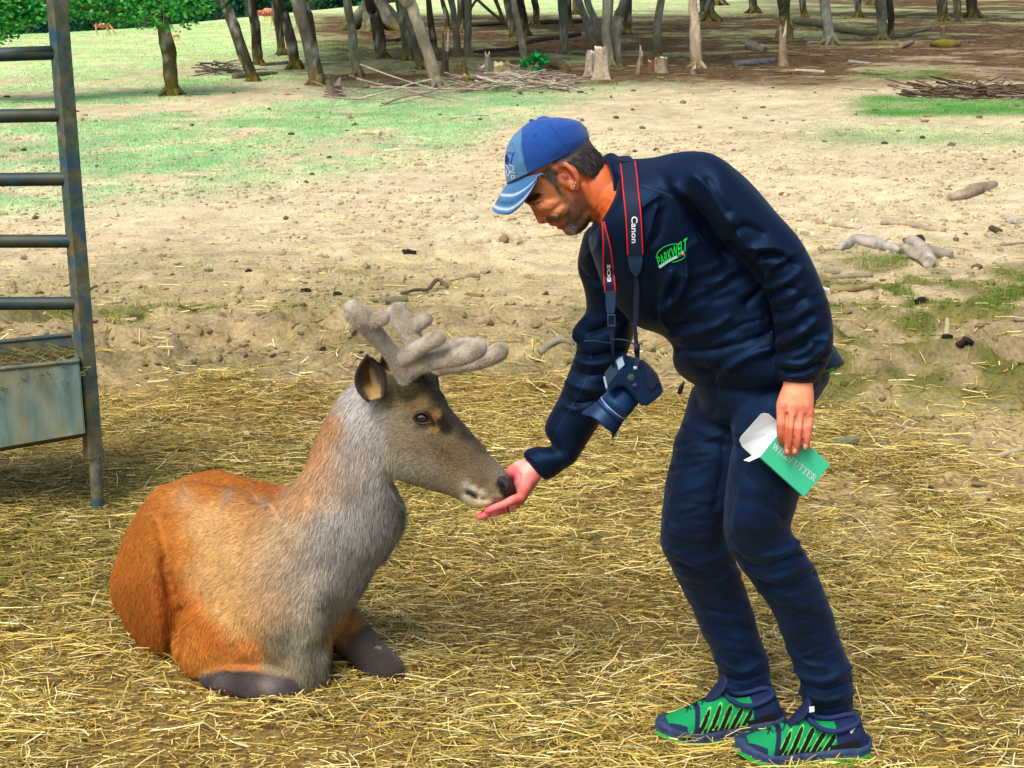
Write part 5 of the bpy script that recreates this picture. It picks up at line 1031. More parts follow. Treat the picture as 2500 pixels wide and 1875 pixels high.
# flakes of old blue paint
n_ = nb.nodes.new('ShaderNodeTexNoise'); n_.inputs['Scale'].default_value = 13; n_.inputs['Detail'].default_value = 8
rm = nb.nodes.new('ShaderNodeMapRange'); rm.inputs[1].default_value = .50; rm.inputs[2].default_value = .66
mx = nb.nodes.new('ShaderNodeMix'); mx.data_type = 'RGBA'; mx.inputs[7].default_value = (*lin((50,84,108)), 1)
tc_ = nb.nodes.new('ShaderNodeTexCoord'); nb.links.new(tc_.outputs['Object'], n_.inputs['Vector']); nb.links.new(n_.outputs['Fac'], rm.inputs[0]); nb.links.new(rm.outputs[0], mx.inputs['Factor'])
pb = nb.nodes['Principled BSDF']; old = pb.inputs['Base Color'].links[0].from_socket; nb.links.new(old, mx.inputs[6]); nb.links.new(mx.outputs[2], pb.inputs['Base Color'])
trough_m = mat('trough_steel', lin((126,126,96)), .72, .25, metal=0, col2=lin((88,112,108)), noise=.4, nscale=9, bump=.15, bscale=50, stretch=(1, 1, .35))
rail_m = mat('rail_steel', lin((40,62,66)), .55, .35, metal=.2, col2=lin((58,66,50)), noise=.3, nscale=8)
feeder = empty('hay_feeder', (fx_[0], YF, 0), 'metal hay feeder with a grey trough and horizontal bars on a square post', 'feeder')
def bar(c, s, z0, z1, rot, name, m, parent):
    a = rot; hs = s / 2; cs = [(hs, hs), (-hs, hs), (-hs, -hs), (hs, -hs)]; k = .004; vs = []
    pts = []
    for (x, y) in cs: pts += [(x - np.sign(x) * k, y), (x, y - np.sign(y) * k)] if x * y < 0 else [(x, y - np.sign(y) * k), (x - np.sign(x) * k, y)]
    for z in (z0, z1): vs += [(c[0] + x * math.cos(a) - y * math.sin(a), c[1] + x * math.sin(a) + y * math.cos(a), z) for x, y in pts]
    n = 8; f = [(i, (i + 1) % n, n + (i + 1) % n, n + i) for i in range(n)] + [tuple(range(n))[::-1], tuple(range(n, 2 * n))]
    return link(name, mesh_np(name, vs, f, False), m, parent)
pc = P(FE(290, 1400), YF); pcx = (pc[0] + .0, YF)
bar(pcx, .050, .21, 2.1, R(40), 'post', steel, feeder)
link('post_foot', mesh_np('pf', *tube([(pcx[0] + .006, YF, .24), (fx_[0], YF, -.03)], [.021, .021], n=20, sub=1)), steel, feeder)
bar((pcx[0] - 1.9, YF), .050, .16, 2.1, R(40), 'post', steel, feeder); link('post_foot', mesh_np('pf', *tube([(pcx[0] - 1.9, YF, .19), (pcx[0] - 1.9, YF, -.03)], [.021, .021], n=20, sub=1)), steel, feeder)
for (yl, yr, xr) in ((170,160,152),(362,356,168),(560,557,184),(752,752,198),(946,945,214)):
    b_ = P(FE(xr + 30, yr), YF); a_ = P(FE(0, yl), YF); d_ = (a_ - b_) / (b_[0] - a_[0]); e_ = b_ + d_ * 1.9; e_[2] = b_[2] + (e_[2] - b_[2]) * .4; a_[2] = a_[2]
    link('rail', mesh_np('rail', *tube([b_, a_, e_], .0215, n=20, sub=2)), rail_m, feeder)
# trough: near side, bottom, far side, end
def sheet(pts, name, m=trough_m, th=.004):
    o = link(name, mesh_np(name, pts, [(0, 1, 2, 3)], False), m, feeder); md = o.modifiers.new('s', 'SOLIDIFY'); md.thickness = th; md.offset = 0; return o
Yn, Yf2 = YF - .06, YF + .30
a, b, c_, d_ = P(FE(243,1125), Yn), P(FE(-60,1156), Yn - .03), P(FE(-60,1405), Yn - .03), P(FE(262,1350), Yn)
def ext(p, q, k=6.0): return p + (q - p) * k
b, c_ = ext(a, b), ext(d_, c_); sheet([a, b, c_, d_], 'trough_side')
a2, b2 = P(FE(236,1117), Yf2), None; a2[2] = a[2]; b2 = a2 + (b - a); sheet([a2, b2, b2 - (0, 0, .13), a2 - (0, .0, .13)], 'trough_side')
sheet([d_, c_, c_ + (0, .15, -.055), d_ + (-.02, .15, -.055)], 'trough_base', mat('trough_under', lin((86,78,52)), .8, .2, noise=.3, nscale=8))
sheet([d_ + (-.02, .15, -.055), c_ + (0, .15, -.055), b2 - (0, 0, .13), a2 - (0, 0, .13)], 'trough_base', trough_m)
e = link('trough_end', mesh_np('te', [a, a2, a2 - (0, 0, .13), d_ + (-.02, .15, -.055), d_], [(0, 1, 2, 3, 4)], False), trough_m, feeder); md = e.modifiers.new('s', 'SOLIDIFY'); md.thickness = .004
link('trough_rim', mesh_np('tr', *join([tube([a, b], .008, n=10, sub=1), tube([a2, b2], .008, n=10, sub=1), tube([a, a2], .008, n=10, sub=1)])), steel, feeder)
g = np.random.default_rng(5); V = []; F = []; C = []
for i in range(2600):
    t = g.random(); s_ = g.random(); p = a + (b - a) * t * .9 + (a2 - a) * s_ - np.array((0, 0, .035 + .03 * g.random() - .02 * math.sin(s_ * 3.1))); an_ = g.random() * 6.28; d0 = np.array((math.cos(an_), math.sin(an_) * .6, g.random() - .4)) * (.02 + .05 * g.random()); s0 = np.array((0, .0012, .0012))
    V += [p - d0 - s0, p - d0 + s0, p + d0 + s0, p + d0 - s0]; F.append((4 * i, 4 * i + 1, 4 * i + 2, 4 * i + 3)); C += [np.array(lin([(96,92,44), (70,66,34), (130,116,60)][g.integers(3)]))] * 4
link('trough_hay', mesh_np('th', V, F, False, np.array(C)), straw_m, feeder, kind='stuff')
# ================================================================== wood, meadow edge, fallen timber
bark_m = mat('bark', rough=.9, spec=.15, attr=True, noise=.35, nscale=7, bump=.8, bscale=14, stretch=(1, 1, .4))
leaf_m = mat('leaf', rough=.55, spec=.3, attr=True, trans=.35)
def leaves(blobs, count, size, cs, seed, flat=.0):
    g = np.random.default_rng(seed); wv = np.array([b[1] ** 3 for b in blobs]); k = g.choice(len(blobs), count, p=wv / wv.sum())
    d = g.normal(size=(count, 3)); d /= np.linalg.norm(d, axis=1)[:, None]; r = g.random(count) ** .45
    c = np.array([b[0] for b in blobs])[k] + d * (np.array([b[1] for b in blobs])[k] * r)[:, None] * (1, 1, .75)
    a = g.normal(size=(count, 3)); a[:, 2] *= .4; a /= np.linalg.norm(a, axis=1)[:, None]; b = np.cross(a, g.normal(size=(count, 3))); b /= np.linalg.norm(b, axis=1)[:, None]
    s = size * (.6 + .8 * g.random(count))[:, None]; V = np.stack((c - a * s * .5, c + b * s * .3, c + a * s * .5, c - b * s * .3), 1).reshape(-1, 3)
    col_ = np.array([lin(q) for q in cs])[g.integers(len(cs), size=count)] * (.7 + .6 * g.random(count))[:, None]
    return V, np.arange(4 * count).reshape(-1, 4), np.repeat(col_, 4, 0)
crowns = []
GREENS = [(60,110,30), (74,128,38), (48,92,28), (92,140,52)]
for i in range(4):
    gr_ = random.Random(80 + i); bl_ = [((gr_.uniform(-1.5, 1.5), gr_.uniform(-1.5, 1.5), gr_.uniform(.2, 3.6)), gr_.uniform(.7, 1.15)) for _ in range(11)]
    V, F, C_ = leaves(bl_, 5200, .22, GREENS, 80 + i); crowns.append(mesh_np('crown', V, F, False, C_)); crowns[-1].materials.append(leaf_m)
def bark_cols(v, base, tone, moss_z=.45, pale=0):
    n_ = fbm(v * (1, 1, .5), 5, 4, 91); c = np.array(lin(tone)) * (.55 + .9 * n_)[:, None]
    lich = sstep(.66, .72, vnoise(v, 13, 92))[:, None] * .5; c = c * (1 - lich) + np.array(lin((150,156,140))) * lich
    m = (sstep(moss_z, 0, v[:, 2] - base) * sstep(.25, .55, fbm(v, 4, 3, 93)))[:, None] * .8; return c * (1 - m) + np.array(lin((104,92,30))) * m
TREES = []
def tree(c, pts, label, group=None, tone=(92,92,74), top=6.5, crown=True, flare=1.35, name='tree', crown_s=1.0, cut=False):
    """pts: (x, y, width) in crop c from the foot upwards; the tree goes on above the frame."""
    b0 = G(c(pts[0][0], pts[0][1])); Y = b0[1]; k = 1 / 2.602 / FPX; i_ = len(TREES); gr_ = random.Random(200 + i_)
    q = [P(c(x, y), Y) for x, y, w_ in pts]; dep = Y * CP + 1.5 * SP; rad = [w_ * k * dep / 2 for _, _, w_ in pts]
    q[0] = q[0] - np.array((0, 0, .08)); p3 = [np.array((p_[0], Y + gr_.uniform(-.05, .05) * j, p_[2])) for j, p_ in enumerate(q)]
    rr = [rad[0] * flare] + rad[1:]
    p3.insert(1, p3[0] + (p3[1] - p3[0]) * .22); rr.insert(1, (rad[0] + (rad[1] if len(rad) > 1 else rad[0])) / 2)
    root = empty(name, (b0[0], Y, b0[2]), label, 'tree', group)
    if not cut:
        d_ = p3[-1] - p3[-2]; d_ /= np.linalg.norm(d_); last = p3[-1]; r0 = rr[-1]; steps = 4; zt = b0[2] + top
        for s_ in range(1, steps + 1):
            d_ = d_ * .8 + np.array((gr_.uniform(-.12, .12), gr_.uniform(-.12, .12), .35)); d_ /= np.linalg.norm(d_); last = last + d_ * (zt - p3[-1][2] if s_ == 0 else (top / steps)); p3.append(last); rr.append(r0 * (1 - .19 * s_))
    parts = [tube(p3, rr, n=14, sub=4, round0=.1)]
    nroot = 5 if flare > 1.2 else 0
    for a in range(nroot):
        th = a * 6.28 / nroot + gr_.random(); d2 = np.array((math.cos(th), math.sin(th), 0)); parts.append(tube([p3[0] + (0, 0, .08 + rad[0] * 1.6), p3[0] + d2 * rad[0] * 1.1 + (0, 0, .08 + rad[0] * .5), p3[0] + d2 * rad[0] * 2.2 + (0, 0, .03)], [rad[0] * .5, rad[0] * .4, rad[0] * .18], n=8, sub=3))
    if not cut and crown:
        for a in range(4):
            j = len(p3) - 3 + (a % 3); th = gr_.random() * 6.28; L0 = gr_.uniform(.9, 1.6) * crown_s; d2 = np.array((math.cos(th), math.sin(th), .5)); st = p3[j]; parts.append(tube([st, st + d2 * L0 * .5 + (0, 0, .1), st + d2 * L0 + (0, 0, .45)], [rr[j] * .5, rr[j] * .35, rr[j] * .12], n=8, sub=3))
    v, f = join(parts); g_ = (fbm(v, 6, 3, 94) - .5); ce = v.mean(0); v = v + np.stack((g_, fbm(v, 6, 3, 95) - .5, 0 * g_), 1) * min(.07, rad[0] * .5)
    t_ = link('trunk', mesh_np('trunk', v, f, True, bark_cols(v, b0[2], tone)), bark_m, root)
    if crown and not cut:
        o = bpy.data.objects.new('crown', crowns[i_ % 4]); sc.collection.objects.link(o); o.parent = root; o.matrix_parent_inverse = root.matrix_basis.inverted()
        o.location = p3[-1] + np.array((0, 0, -1.6 * crown_s)); o.rotation_euler = (0, 0, gr_.random() * 6.28); o.scale = (crown_s * gr_.uniform(.85, 1.15),) * 3
    TREES.append(root); return root
DK, MD, PA = (56,54,42), (96,94,76), (150,140,122)
g1 = 'dark trunks along the meadow edge'; g2 = 'slim grey trunks behind the brush pile'; g3 = 'trunks in the shaded wood'; g4 = 'far trunks at the back of the wood'
t1 = tree(T1, [(1092,600,92),(1085,480,88),(1072,350,95),(1055,200,82),(1040,90,66),(1030,0,60)], 'stout straight tree alone on the meadow edge with low leafy branches', tone=(74,70,44), top=6, crown=False)
tree(T1, [(1612,525,66),(1590,450,70),(1560,360,70),(1505,210,76),(1440,60,72),(1395,-30,72)], 'dark trunk leaning toward the lone meadow tree and curving', tone=(62,60,46))
tree(T1, [(1645,405,52),(1630,300,70),(1622,160,62),(1598,0,58)], 'dark crooked trunk right behind the curved leaning trunk', tone=DK)
tree(T1, [(1792,350,58),(1775,220,50),(1740,0,45)], 'dark slim trunk between the crooked trunk and the split double trunk', tone=DK)
tree(T1, [(1882,432,74),(1852,260,68),(1805,90,56),(1765,-20,50)], 'dark trunk with a hollow scar leaning over from its mossy foot', tone=DK)
tree(T1, [(2025,545,100),(1990,400,95),(1950,250,80),(1915,100,84),(1885,0,90)], 'grey split trunk with a pale scarred foot beside the root stump', tone=(92,90,80))
tree(T1, [(2040,545,70),(2010,430,60),(1985,260,54),(1962,100,46),(1935,0,40)], 'narrow dark stem growing against the grey split trunk', tone=DK, crown=False)
tree(T2, [(190,490,72),(165,330,60),(145,160,56),(125,0,54)], 'grey green trunk with moss at its foot beside the fallen limb', tone=(104,110,88))
tree(T2, [(300,190,230),(300,130,165),(298,60,145),(292,0,135)], 'huge old trunk with flaring buttress roots', tone=(84,84,72), top=9, crown_s=1.8, flare=1.5)
tree(T2, [(345,375,76),(328,240,80),(290,90,72),(262,0,68)], 'dark mossy trunk standing in front of the huge buttressed trunk', tone=DK)
tree(T2, [(512,390,72),(500,250,64),(478,120,58),(452,0,56)], 'dark trunk just behind the pale leaning trunk', tone=(78,80,60))
tree(T2, [(600,440,50),(560,320,46),(540,200,36),(500,60,34)], 'thin twisted stem beside the pale leaning trunk', tone=(90,88,74), crown=False)
tree(T2, [(700,560,84),(668,440,78),(620,290,74),(580,160,72),(520,20,74),(470,-40,76)], 'pale trunk leaning strongly with white lichen at its foot', tone=PA)
tree(T2, [(692,390,44),(672,250,44),(655,130,42),(642,0,34)], 'thin dark rugged trunk beside the pale leaning trunk', tone=DK)
tree(T2, [(765,190,36),(752,80,34),(728,0,28)], 'thin far trunk beside the wooden high seat', g4, DK)
tree(T2, [(832,370,52),(812,160,44),(785,0,40)], 'one of two slim grey trunks side by side near the wooden high seat', g2, (98,100,84))
tree(T2, [(890,372,50),(890,160,46),(885,0,40)], 'one of two slim grey trunks side by side near the wooden high seat', g2, (98,100,84))
tree(T2, [(850,205,36),(848,0,38)], 'dark trunk hidden behind two slim grey trunks', tone=DK)
tree(T2, [(1257,412,52),(1225,220,48),(1180,10,42)], 'slim grey trunk leaning behind the green sapling', tone=(112,106,92))
tree(T2, [(1182,232,56),(1158,80,52),(1142,0,50)], 'dark trunk with a mossy foot beside the high seat ladder', tone=(66,72,58))
tree(T2, [(1258,225,54),(1232,70,60),(1218,0,58)], 'dark thick trunk behind the slim grey leaning trunk', tone=(48,44,36))
tree(T2, [(1318,152,42),(1325,60,44),(1312,0,44)], 'dark far trunk standing at the end of a lying log', tone=(48,44,36))
tree(T2, [(1507,352,60),(1496,150,58),(1490,0,58)], 'straight mossy grey trunk standing free behind the twin stump', tone=(86,98,82))
tree(T2, [(1537,172,36),(1530,0,36)], 'narrow dark trunk behind the straight mossy grey trunk', tone=DK)
for q, nm in (([(1690,300,50),(1650,150,48),(1585,-20,46)], 1), ([(1745,295,46),(1690,110,46),(1645,-20,44)], 1), ([(1805,432,56),(1772,230,60),(1782,0,68)], 1), ([(1855,425,38),(1832,230,58),(1850,100,62),(1880,0,48)], 1)):
    tree(T2, q, 'one of four stems growing in a clump behind the twin stump', 'clump of four stems', (110,112,98))
tree(T2, [(1902,222,58),(1908,0,50)], 'dark trunk behind the clump of four stems', tone=DK)
tree(T2, [(1572,92,40),(1575,0,40)], 'far dark trunk seen between mossy trunk and stem clump', g4, (48,44,36))
tree(T2, [(2092,335,42),(2092,190,56),(2122,0,46)], 'pale crooked trunk standing beyond the small cut stumps', tone=(120,124,104))
tree(T3, [(135,432,70),(128,300,76),(122,120,64),(112,0,52)], 'pale bare dead trunk standing at the edge of the sand', tone=(178,160,136), crown=False)
tree(T3, [(200,135,104),(195,0,92)], 'thick dark trunk behind the pale dead trunk', tone=DK, crown_s=1.3)
tree(T3, [(268,32,70),(262,0,60)], 'dark far trunk beside the thick dark trunk', g4, DK)
tree(T3, [(497,82,60),(490,0,48)], 'dark far trunk with spreading roots on the grass', tone=DK, flare=1.8)
tree(T3, [(697,182,62),(690,90,66),(680,0,80)], 'mossy dark trunk above the mossy round stump', tone=(74,78,58))
tree(T3, [(822,112,42),(805,0,40)], 'slim dark trunk at the root end of the fallen tree', tone=DK)
tree(T3, [(985,285,84),(968,150,66),(950,0,64)], 'grey trunk with yellow moss foot in front of the fallen tree', tone=(118,124,110))
tree(T3, [(1160,112,52),(1155,0,42)], 'slim dark trunk behind the fallen tree', tone=DK)
tree(T3, [(1310,255,66),(1312,110,68),(1295,0,66)], 'grey trunk standing against a darker twin at the fallen tree', tone=(104,112,96))
tree(T3, [(1360,248,42),(1365,100,44),(1358,0,46)], 'dark twin trunk pressed against a grey one at the fallen tree', tone=(50,48,38))
tree(T3, [(1245,28,46),(1243,0,44)], 'far dark trunk above the middle of the fallen tree', g4, DK)
tree(T3, [(1702,132,62),(1690,0,70)], 'one of three thick trunks close together behind the cut post', 'three thick trunks', (70,68,52), crown_s=1.2)
tree(T3, [(1790,142,54),(1785,0,50)], 'one of three thick trunks close together behind the cut post', 'three thick trunks', (70,68,52), crown_s=1.2)
tree(T3, [(1892,108,72),(1880,0,70)], 'one of three thick trunks close together behind the cut post', 'three thick trunks', (70,62,46), crown_s=1.2)
# low leafy branches of the lone meadow tree, and its neighbour beyond the feeder
LG = [(52,160,60), (80,184,76), (40,130,56), (116,204,96), (28,104,60)]
Yt = t1.location.y
def low_foliage(root, Y, spots, count, seed, size=.11):
    V, F, C_ = leaves([(P(T1(x, y), Y + dy_), r_) for x, y, r_, dy_ in spots], count, size, LG, seed); return link('crown', mesh_np('crown', V, F, False, C_), leaf_m, root)
low_foliage(t1, Yt, [(480,10,.42,-.6),(560,40,.34,-.3),(640,20,.4,.4),(730,30,.36,.2),(800,50,.30,-.4),(880,15,.36,.3),(960,20,.36,.0),(700,-60,.7,0),(900,-70,.8,.3),(1050,-60,.8,-.3),(1150,-40,.5,.4),(560,-60,.6,.2),(620,90,.16,0),(780,90,.14,.1),(1300,-60,.5,.5)], 7500, 131, .075)
def twig(root, c, pts, Y, r0, m=bark_m, tone=(66,58,40), name='branch'):
    v, f = tube([P(c(x, y), Y + dy_) for x, y, dy_ in pts], np.linspace(r0, r0 * .3, len(pts)), n=8, sub=4); return link(name, mesh_np(name, v, f, True, np.tile(lin(tone), (len(v), 1))), m, root)
twig(t1, T1, [(1035,120,0),(980,70,-.2),(860,60,-.3),(700,70,-.4),(560,60,-.5),(470,30,-.6)], Yt, .045)
twig(t1, T1, [(1040,80,0),(1010,20,.2),(900,0,.4)], Yt, .04)
for q in ([(1000,90,0),(985,130,0),(990,160,0)], [(1010,40,0),(960,100,-.1),(985,150,-.1)], [(1010,60,0),(1030,150,-.12),(1070,190,-.12)], [(880,60,-.2),(885,150,-.2),(870,190,-.2)], [(1035,30,0),(1040,120,-.15),(1030,200,-.15)]): twig(t1, T1, q, Yt, .012, tone=(150,140,120), name='dead_twig')
nb_ = tree(T1, [(-260,640,100),(-255,300,90),(-240,0,80)], 'leafy tree whose branches hang in behind the feeder post', tone=(80,76,56), crown=False)
low_foliage(nb_, nb_.location.y, [(20,20,.45,0),(90,30,.42,.3),(160,50,.4,-.2),(230,30,.4,.1),(60,90,.34,.2),(130,110,.28,0),(-60,60,.6,0),(-150,0,.9,0),(280,20,.3,.2),(20,-60,.7,0),(200,-50,.6,.3),(350,-20,.4,.5)], 6500, 132, .08)
twig(nb_, T1, [(-245,60,0),(-100,90,0),(60,80,.1),(200,60,.1)], nb_.location.y, .05)
# ---- far wood beyond the crest
def fir_mesh(seed, cs):
    g = np.random.default_rng(seed); n_ = 4200; t = g.random(n_) ** .8; rad = (1 - t) * 2.6 + .25; a = g.random(n_) * 6.28; lay = (t * 22 % 1); r = rad * (.25 + .75 * g.random(n_) ** .6)
    c = np.stack((np.cos(a) * r, np.sin(a) * r, 1.0 + t * 11 - r * .35 + lay * .1), 1); d = np.stack((np.cos(a), np.sin(a), -.5 + 0 * a), 1) * (.3 + .35 * g.random(n_))[:, None]; s = np.stack((-np.sin(a), np.cos(a), .3 * g.normal(size=n_)), 1) * .10
    V = np.stack((c - s, c + s, c + d), 1).reshape(-1, 3); cc = np.array([lin(q) for q in cs])[g.integers(len(cs), size=n_)] * (.6 + .8 * g.random(n_))[:, None]
    return mesh_np('fir', V, np.arange(3 * n_).reshape(-1, 3), True, np.repeat(cc, 3, 0))
firs = [fir_mesh(141, [(20,90,70), (30,110,84), (16,70,60)]), fir_mesh(142, [(30,110,60), (44,130,70), (20,84,50)])]
firtrunk = mesh_np('fir_trunk', *tube([(0,0,-.6),(0,0,6),(0,0,12)], [.26,.17,.03], n=10)); set_col(firtrunk, np.tile(lin((120,116,110)), (len(firtrunk.vertices), 1)))
for m_ in firs: m_.materials.append(leaf_m)
firtrunk.materials.append(bark_m); gr_ = random.Random(9)
def fir(x, y, s, i):
    z = float(terrain(x, y)); r_ = empty('fir_tree', (x, y, z), 'dark fir at the far edge of the meadow behind the grazing deer', 'tree', 'far fir trees beyond the meadow'); r_.scale = (s, s, s); r_.rotation_euler = (0, 0, gr_.random() * 6)
    for nm, me in (('trunk', firtrunk), ('crown', firs[i % 2])):
        o = bpy.data.objects.new(nm, me); sc.collection.objects.link(o); o.parent = r_
for i in range(14): fir(-84 + i * 2.4, 122 + (i * 7 % 5) * 4, gr_.uniform(1.0, 1.4), i)
for i in range(34): fir(-52 + i * 1.55 + gr_.uniform(-.5, .5), 120 + (i * 7 % 5) * 5 + gr_.uniform(-2, 2), gr_.uniform(.9, 1.35), i)
for i in range(16): fir(-60 + i * 3.9, 152 + gr_.uniform(-3, 6), 1.5, i)
# ---- deer grazing far off
def graze_mesh(seed, spotted):
    tb_ = lambda pts, rr: tube(pts, rr, n=14, sub=4)
    parts = [tb_([(-.42,0,.66),(-.3,0,.68),(0,0,.64),(.3,0,.66),(.42,0,.66)], [.10,.15,.155,.15,.10]), tb_([(.38,0,.70),(.55,0,.56),(.68,0,.34),(.72,0,.26)], [.10,.075,.06,.06]), tb_([(.70,0,.28),(.78,0,.16),(.84,0,.07)], [.065,.055,.03])]
    for x in (-.36, .33):
        for s_ in (-.07, .07):
            off = .06 if (x > 0) == (s_ > 0) else -.05
            parts.append(tb_([(x,s_,.62),(x+off*.3-(.06 if x<0 else 0),s_,.40),(x+off,s_,.20),(x+off*1.1,s_,.0)], [.09,.05,.028,.024]))
    parts += [tb_([(-.5,0,.70),(-.55,0,.58)], [.03,.02]), tb_([(.66,.05,.34),(.60,.12,.40)], [.03,.012]), tb_([(.66,-.05,.34),(.60,-.12,.40)], [.03,.012])]
    me = remesh(parts, .016, 3); v = to_np(me); up_ = sstep(.45, .6, v[:, 2])[:, None]
    base = np.array(lin((150,84,56) if spotted else (206,140,92))); c = base * up_ + np.array(lin((200,150,104))) * (1 - up_)
    if spotted: sp = sstep(.70, .76, vnoise(v, 16, seed))[:, None] * up_; c = c * (1 - sp) + np.array(lin((230,214,196))) * sp
    set_col(me, c); me.materials.append(fur_m); return me
gm = [graze_mesh(151, True), graze_mesh(152, False)]
def far_deer(c, x, y, hpx, k, flip, label, rot=0):
    p = G(c(x, y)); d_ = p[1] * CP; s = hpx / 2.602 / FPX * d_ / .84; r_ = empty('fallow_deer', tuple(p), label, 'deer', 'deer grazing on the far meadow'); r_.rotation_euler = (0, 0, (math.pi if flip else 0) + rot); r_.scale = (s, s, s)
    o = bpy.data.objects.new('body', gm[k]); sc.collection.objects.link(o); o.parent = r_; return r_
far_deer(T1, 655, 228, 85, 0, False, 'dark spotted deer grazing on the crest, farthest from the trees')
far_deer(T1, 975, 158, 88, 1, True, 'tan deer grazing just behind the lone meadow tree', .4)
far_deer(T1, 1100, 140, 66, 1, False, 'pale deer half hidden beyond the lone meadow tree', -.3)
far_deer(T1, 1122, 258, 40, 1, True, 'small tan deer showing beside the lone tree trunk', .9)
far_deer(T1, 1690, 168, 105, 0, False, 'brown deer grazing between the dark meadow edge trunks', .2)
far_deer(T1, 1720, 130, 80, 1, False, 'pale deer standing behind the brown grazing deer', .5)
# ---- high seat
hs = G(T2(1010, 170)); Yh = hs[1]; tower = empty('high_seat', tuple(hs), 'wooden high seat of poles with diagonal braces on the meadow', 'tower'); pole_m = mat('weathered_pole', lin((70,76,52)), .85, .2, noise=.3, nscale=8, bump=.4, bscale=20)
def pole(pts, rpx, name):
    q = [P(T2(x, y), Yh + dy_) for x, y, dy_ in pts]
    d_ = q[-1] - q[-2]
    if name == 'leg': q.append(q[-1] + d_ / np.linalg.norm(d_) * 2.2)
    link(name, mesh_np(name, *tube(q, rpx / 2.602 / FPX * Yh, n=10, sub=2)), pole_m, tower)
pole([(835,215,0),(833,100,0),(832,0,0)], 9, 'leg'); pole([(905,180,1.4),(907,90,1.4),(908,0,1.4)], 8, 'leg'); pole([(1130,178,0),(1105,90,0),(1072,0,0)], 8, 'leg'); pole([(1112,150,1.4),(1095,80,1.4),(1060,0,1.4)], 8, 'leg')
pole([(1112,135,0),(1030,70,0),(945,-8,0)], 10, 'brace'); pole([(905,62,.5),(930,20,.5),(955,-15,.5)], 9, 'brace'); pole([(835,165,0),(980,152,.2),(1125,142,0)], 10, 'crossbar'); pole([(860,178,.1),(1000,160,.3),(1128,150,.1)], 7, 'crossbar')
for a in range(5): pole([(1132 - a * 14, 150 - a * 32, 0), (1116 - a * 12, 154 - a * 32, 1.2)], 5, 'rung')
# ---- stumps, posts, logs, sticks
wood_m = mat('dead_wood', rough=.9, spec=.15, attr=True, noise=.3, nscale=9, bump=.7, bscale=26)
def wcols(v, tone, moss=0): 
    c = np.array(lin(tone)) * (.35 + 1.15 * fbm(v, 11, 5, 97))[:, None]
    if moss: m = (sstep(.4, .65, fbm(v, 4, 3, 98)) * moss)[:, None]; c = c * (1 - m) + np.array(lin((110,104,34))) * m
    return c
def log(c, pts, rpx, label, tone=(168,152,128), group=None, name='log', sub=4, s=None, moss=0, lift=.55, rough=.10, cat='log', rise=None):
    """pts: pixels on the ground under the log; rpx radius in photo pixels."""
    sc_ = s or 1; q = []; rr = []
    for i, (x, y) in enumerate(pts):
        g_ = G(c(x, y)); r_ = (rpx[i] if isinstance(rpx, (list, tuple)) else rpx) / FPX * (g_[1] * CP + CAM_H * SP)
        g_[2] = float(gz_at(np.array([g_[0]]), np.array([g_[1]]))[0]) + r_ * lift + (rise[i] if rise else 0); q.append(g_); rr.append(r_)
    v, f = tube(q, rr, n=12, sub=sub, round0=.15, round1=.15); k = min(rr) * rough * 2.4
    ax_ = q[-1] - q[0]; ln_ = np.linalg.norm(ax_); ax_ /= ln_; al_ = (v - q[0]) @ ax_; vv_ = v - np.outer(al_ * .78, ax_); fr_ = 1.3 / max(min(rr), .008)
    v = v + (np.stack([fbm(vv_, fr_, 3, 99 + a) for a in range(3)], 1) - .5) * k * 1.8 + (np.stack([fbm(v, 3.0 / ln_, 2, 199 + a) for a in range(3)], 1) - .5) * (1, 1, .3) * min(rr) * 1.2
    return link(name, mesh_np(name, v, f, True, wcols(v, tone, moss)), wood_m, None, label, cat, group)
def stump(c, x, y, wpx, hpx, label, tone=(150,132,110), top_tone=(196,180,150), name='stump', lean=0, jag=.15, moss=.3, group=None, split=None):
    g_ = G(c(x, y)); k = 1 / 2.602 / FPX * (g_[1] * CP + CAM_H * SP); r = wpx * k / 2; h = hpx * k / CP; gr_ = random.Random(int(x * 7 + y)); n = 28; vs = []; ph = gr_.random() * 6
    zs = [-.05, .02, .12, .3, .6, .85, 1.0]; fl = [1.5, 1.38, 1.2, 1.06, .98, .96, .95]
    for z_, f_ in zip(zs, fl):
        for j in range(n):
            a = 2 * math.pi * j / n; rr = r * f_ * (1 + .16 * math.sin(3 * a + ph) * (1.2 - z_) + .07 * math.sin(7 * a + ph * 2)); zz_ = max(z_, -.05) * h * (1 + (jag * math.sin(2 * a + ph) + jag * .6 * math.sin(5 * a)) * (z_ > .9))
            vs.append(g_ + np.array((rr * math.cos(a) + lean * z_ * h, rr * math.sin(a), zz_)))
    m = len(zs); f = [(i * n + j, i * n + (j + 1) % n, (i + 1) * n + (j + 1) % n, (i + 1) * n + j) for i in range(m - 1) for j in range(n)]
    vs = np.array(vs); cols_ = wcols(vs, tone, moss); cut = np.concatenate((vs[(m - 1) * n:] , [vs[(m - 1) * n:].mean(0) - (0, 0, h * jag * .5)])); rt = empty(name, tuple(g_), label, 'stump', group)
    link('bark', mesh_np('bark', vs, f, True, cols_), wood_m, rt); link('cut_top', mesh_np('cut', cut, [(j, (j + 1) % n, n) for j in range(n)], False, wcols(cut, top_tone)), wood_m, rt); return rt
stump(T1, 2120, 610, 95, 75, 'jagged grey root stump beside the grey split trunk', (112,100,88), (130,118,104), jag=.35)
tw = stump(T2, 1735, 505, 88, 190, 'tall pale twin stump with a lower mossy half', (186,170,150), (206,196,176), jag=.05)
st2 = stump(T2, 1668, 480, 56, 140, 'x', (190,176,156), (206,196,176), jag=.08)
for ch in list(st2.children): mw = ch.matrix_world.copy(); ch.parent = tw; ch.matrix_parent_inverse = tw.matrix_basis.inverted()
bpy.data.objects.remove(st2)
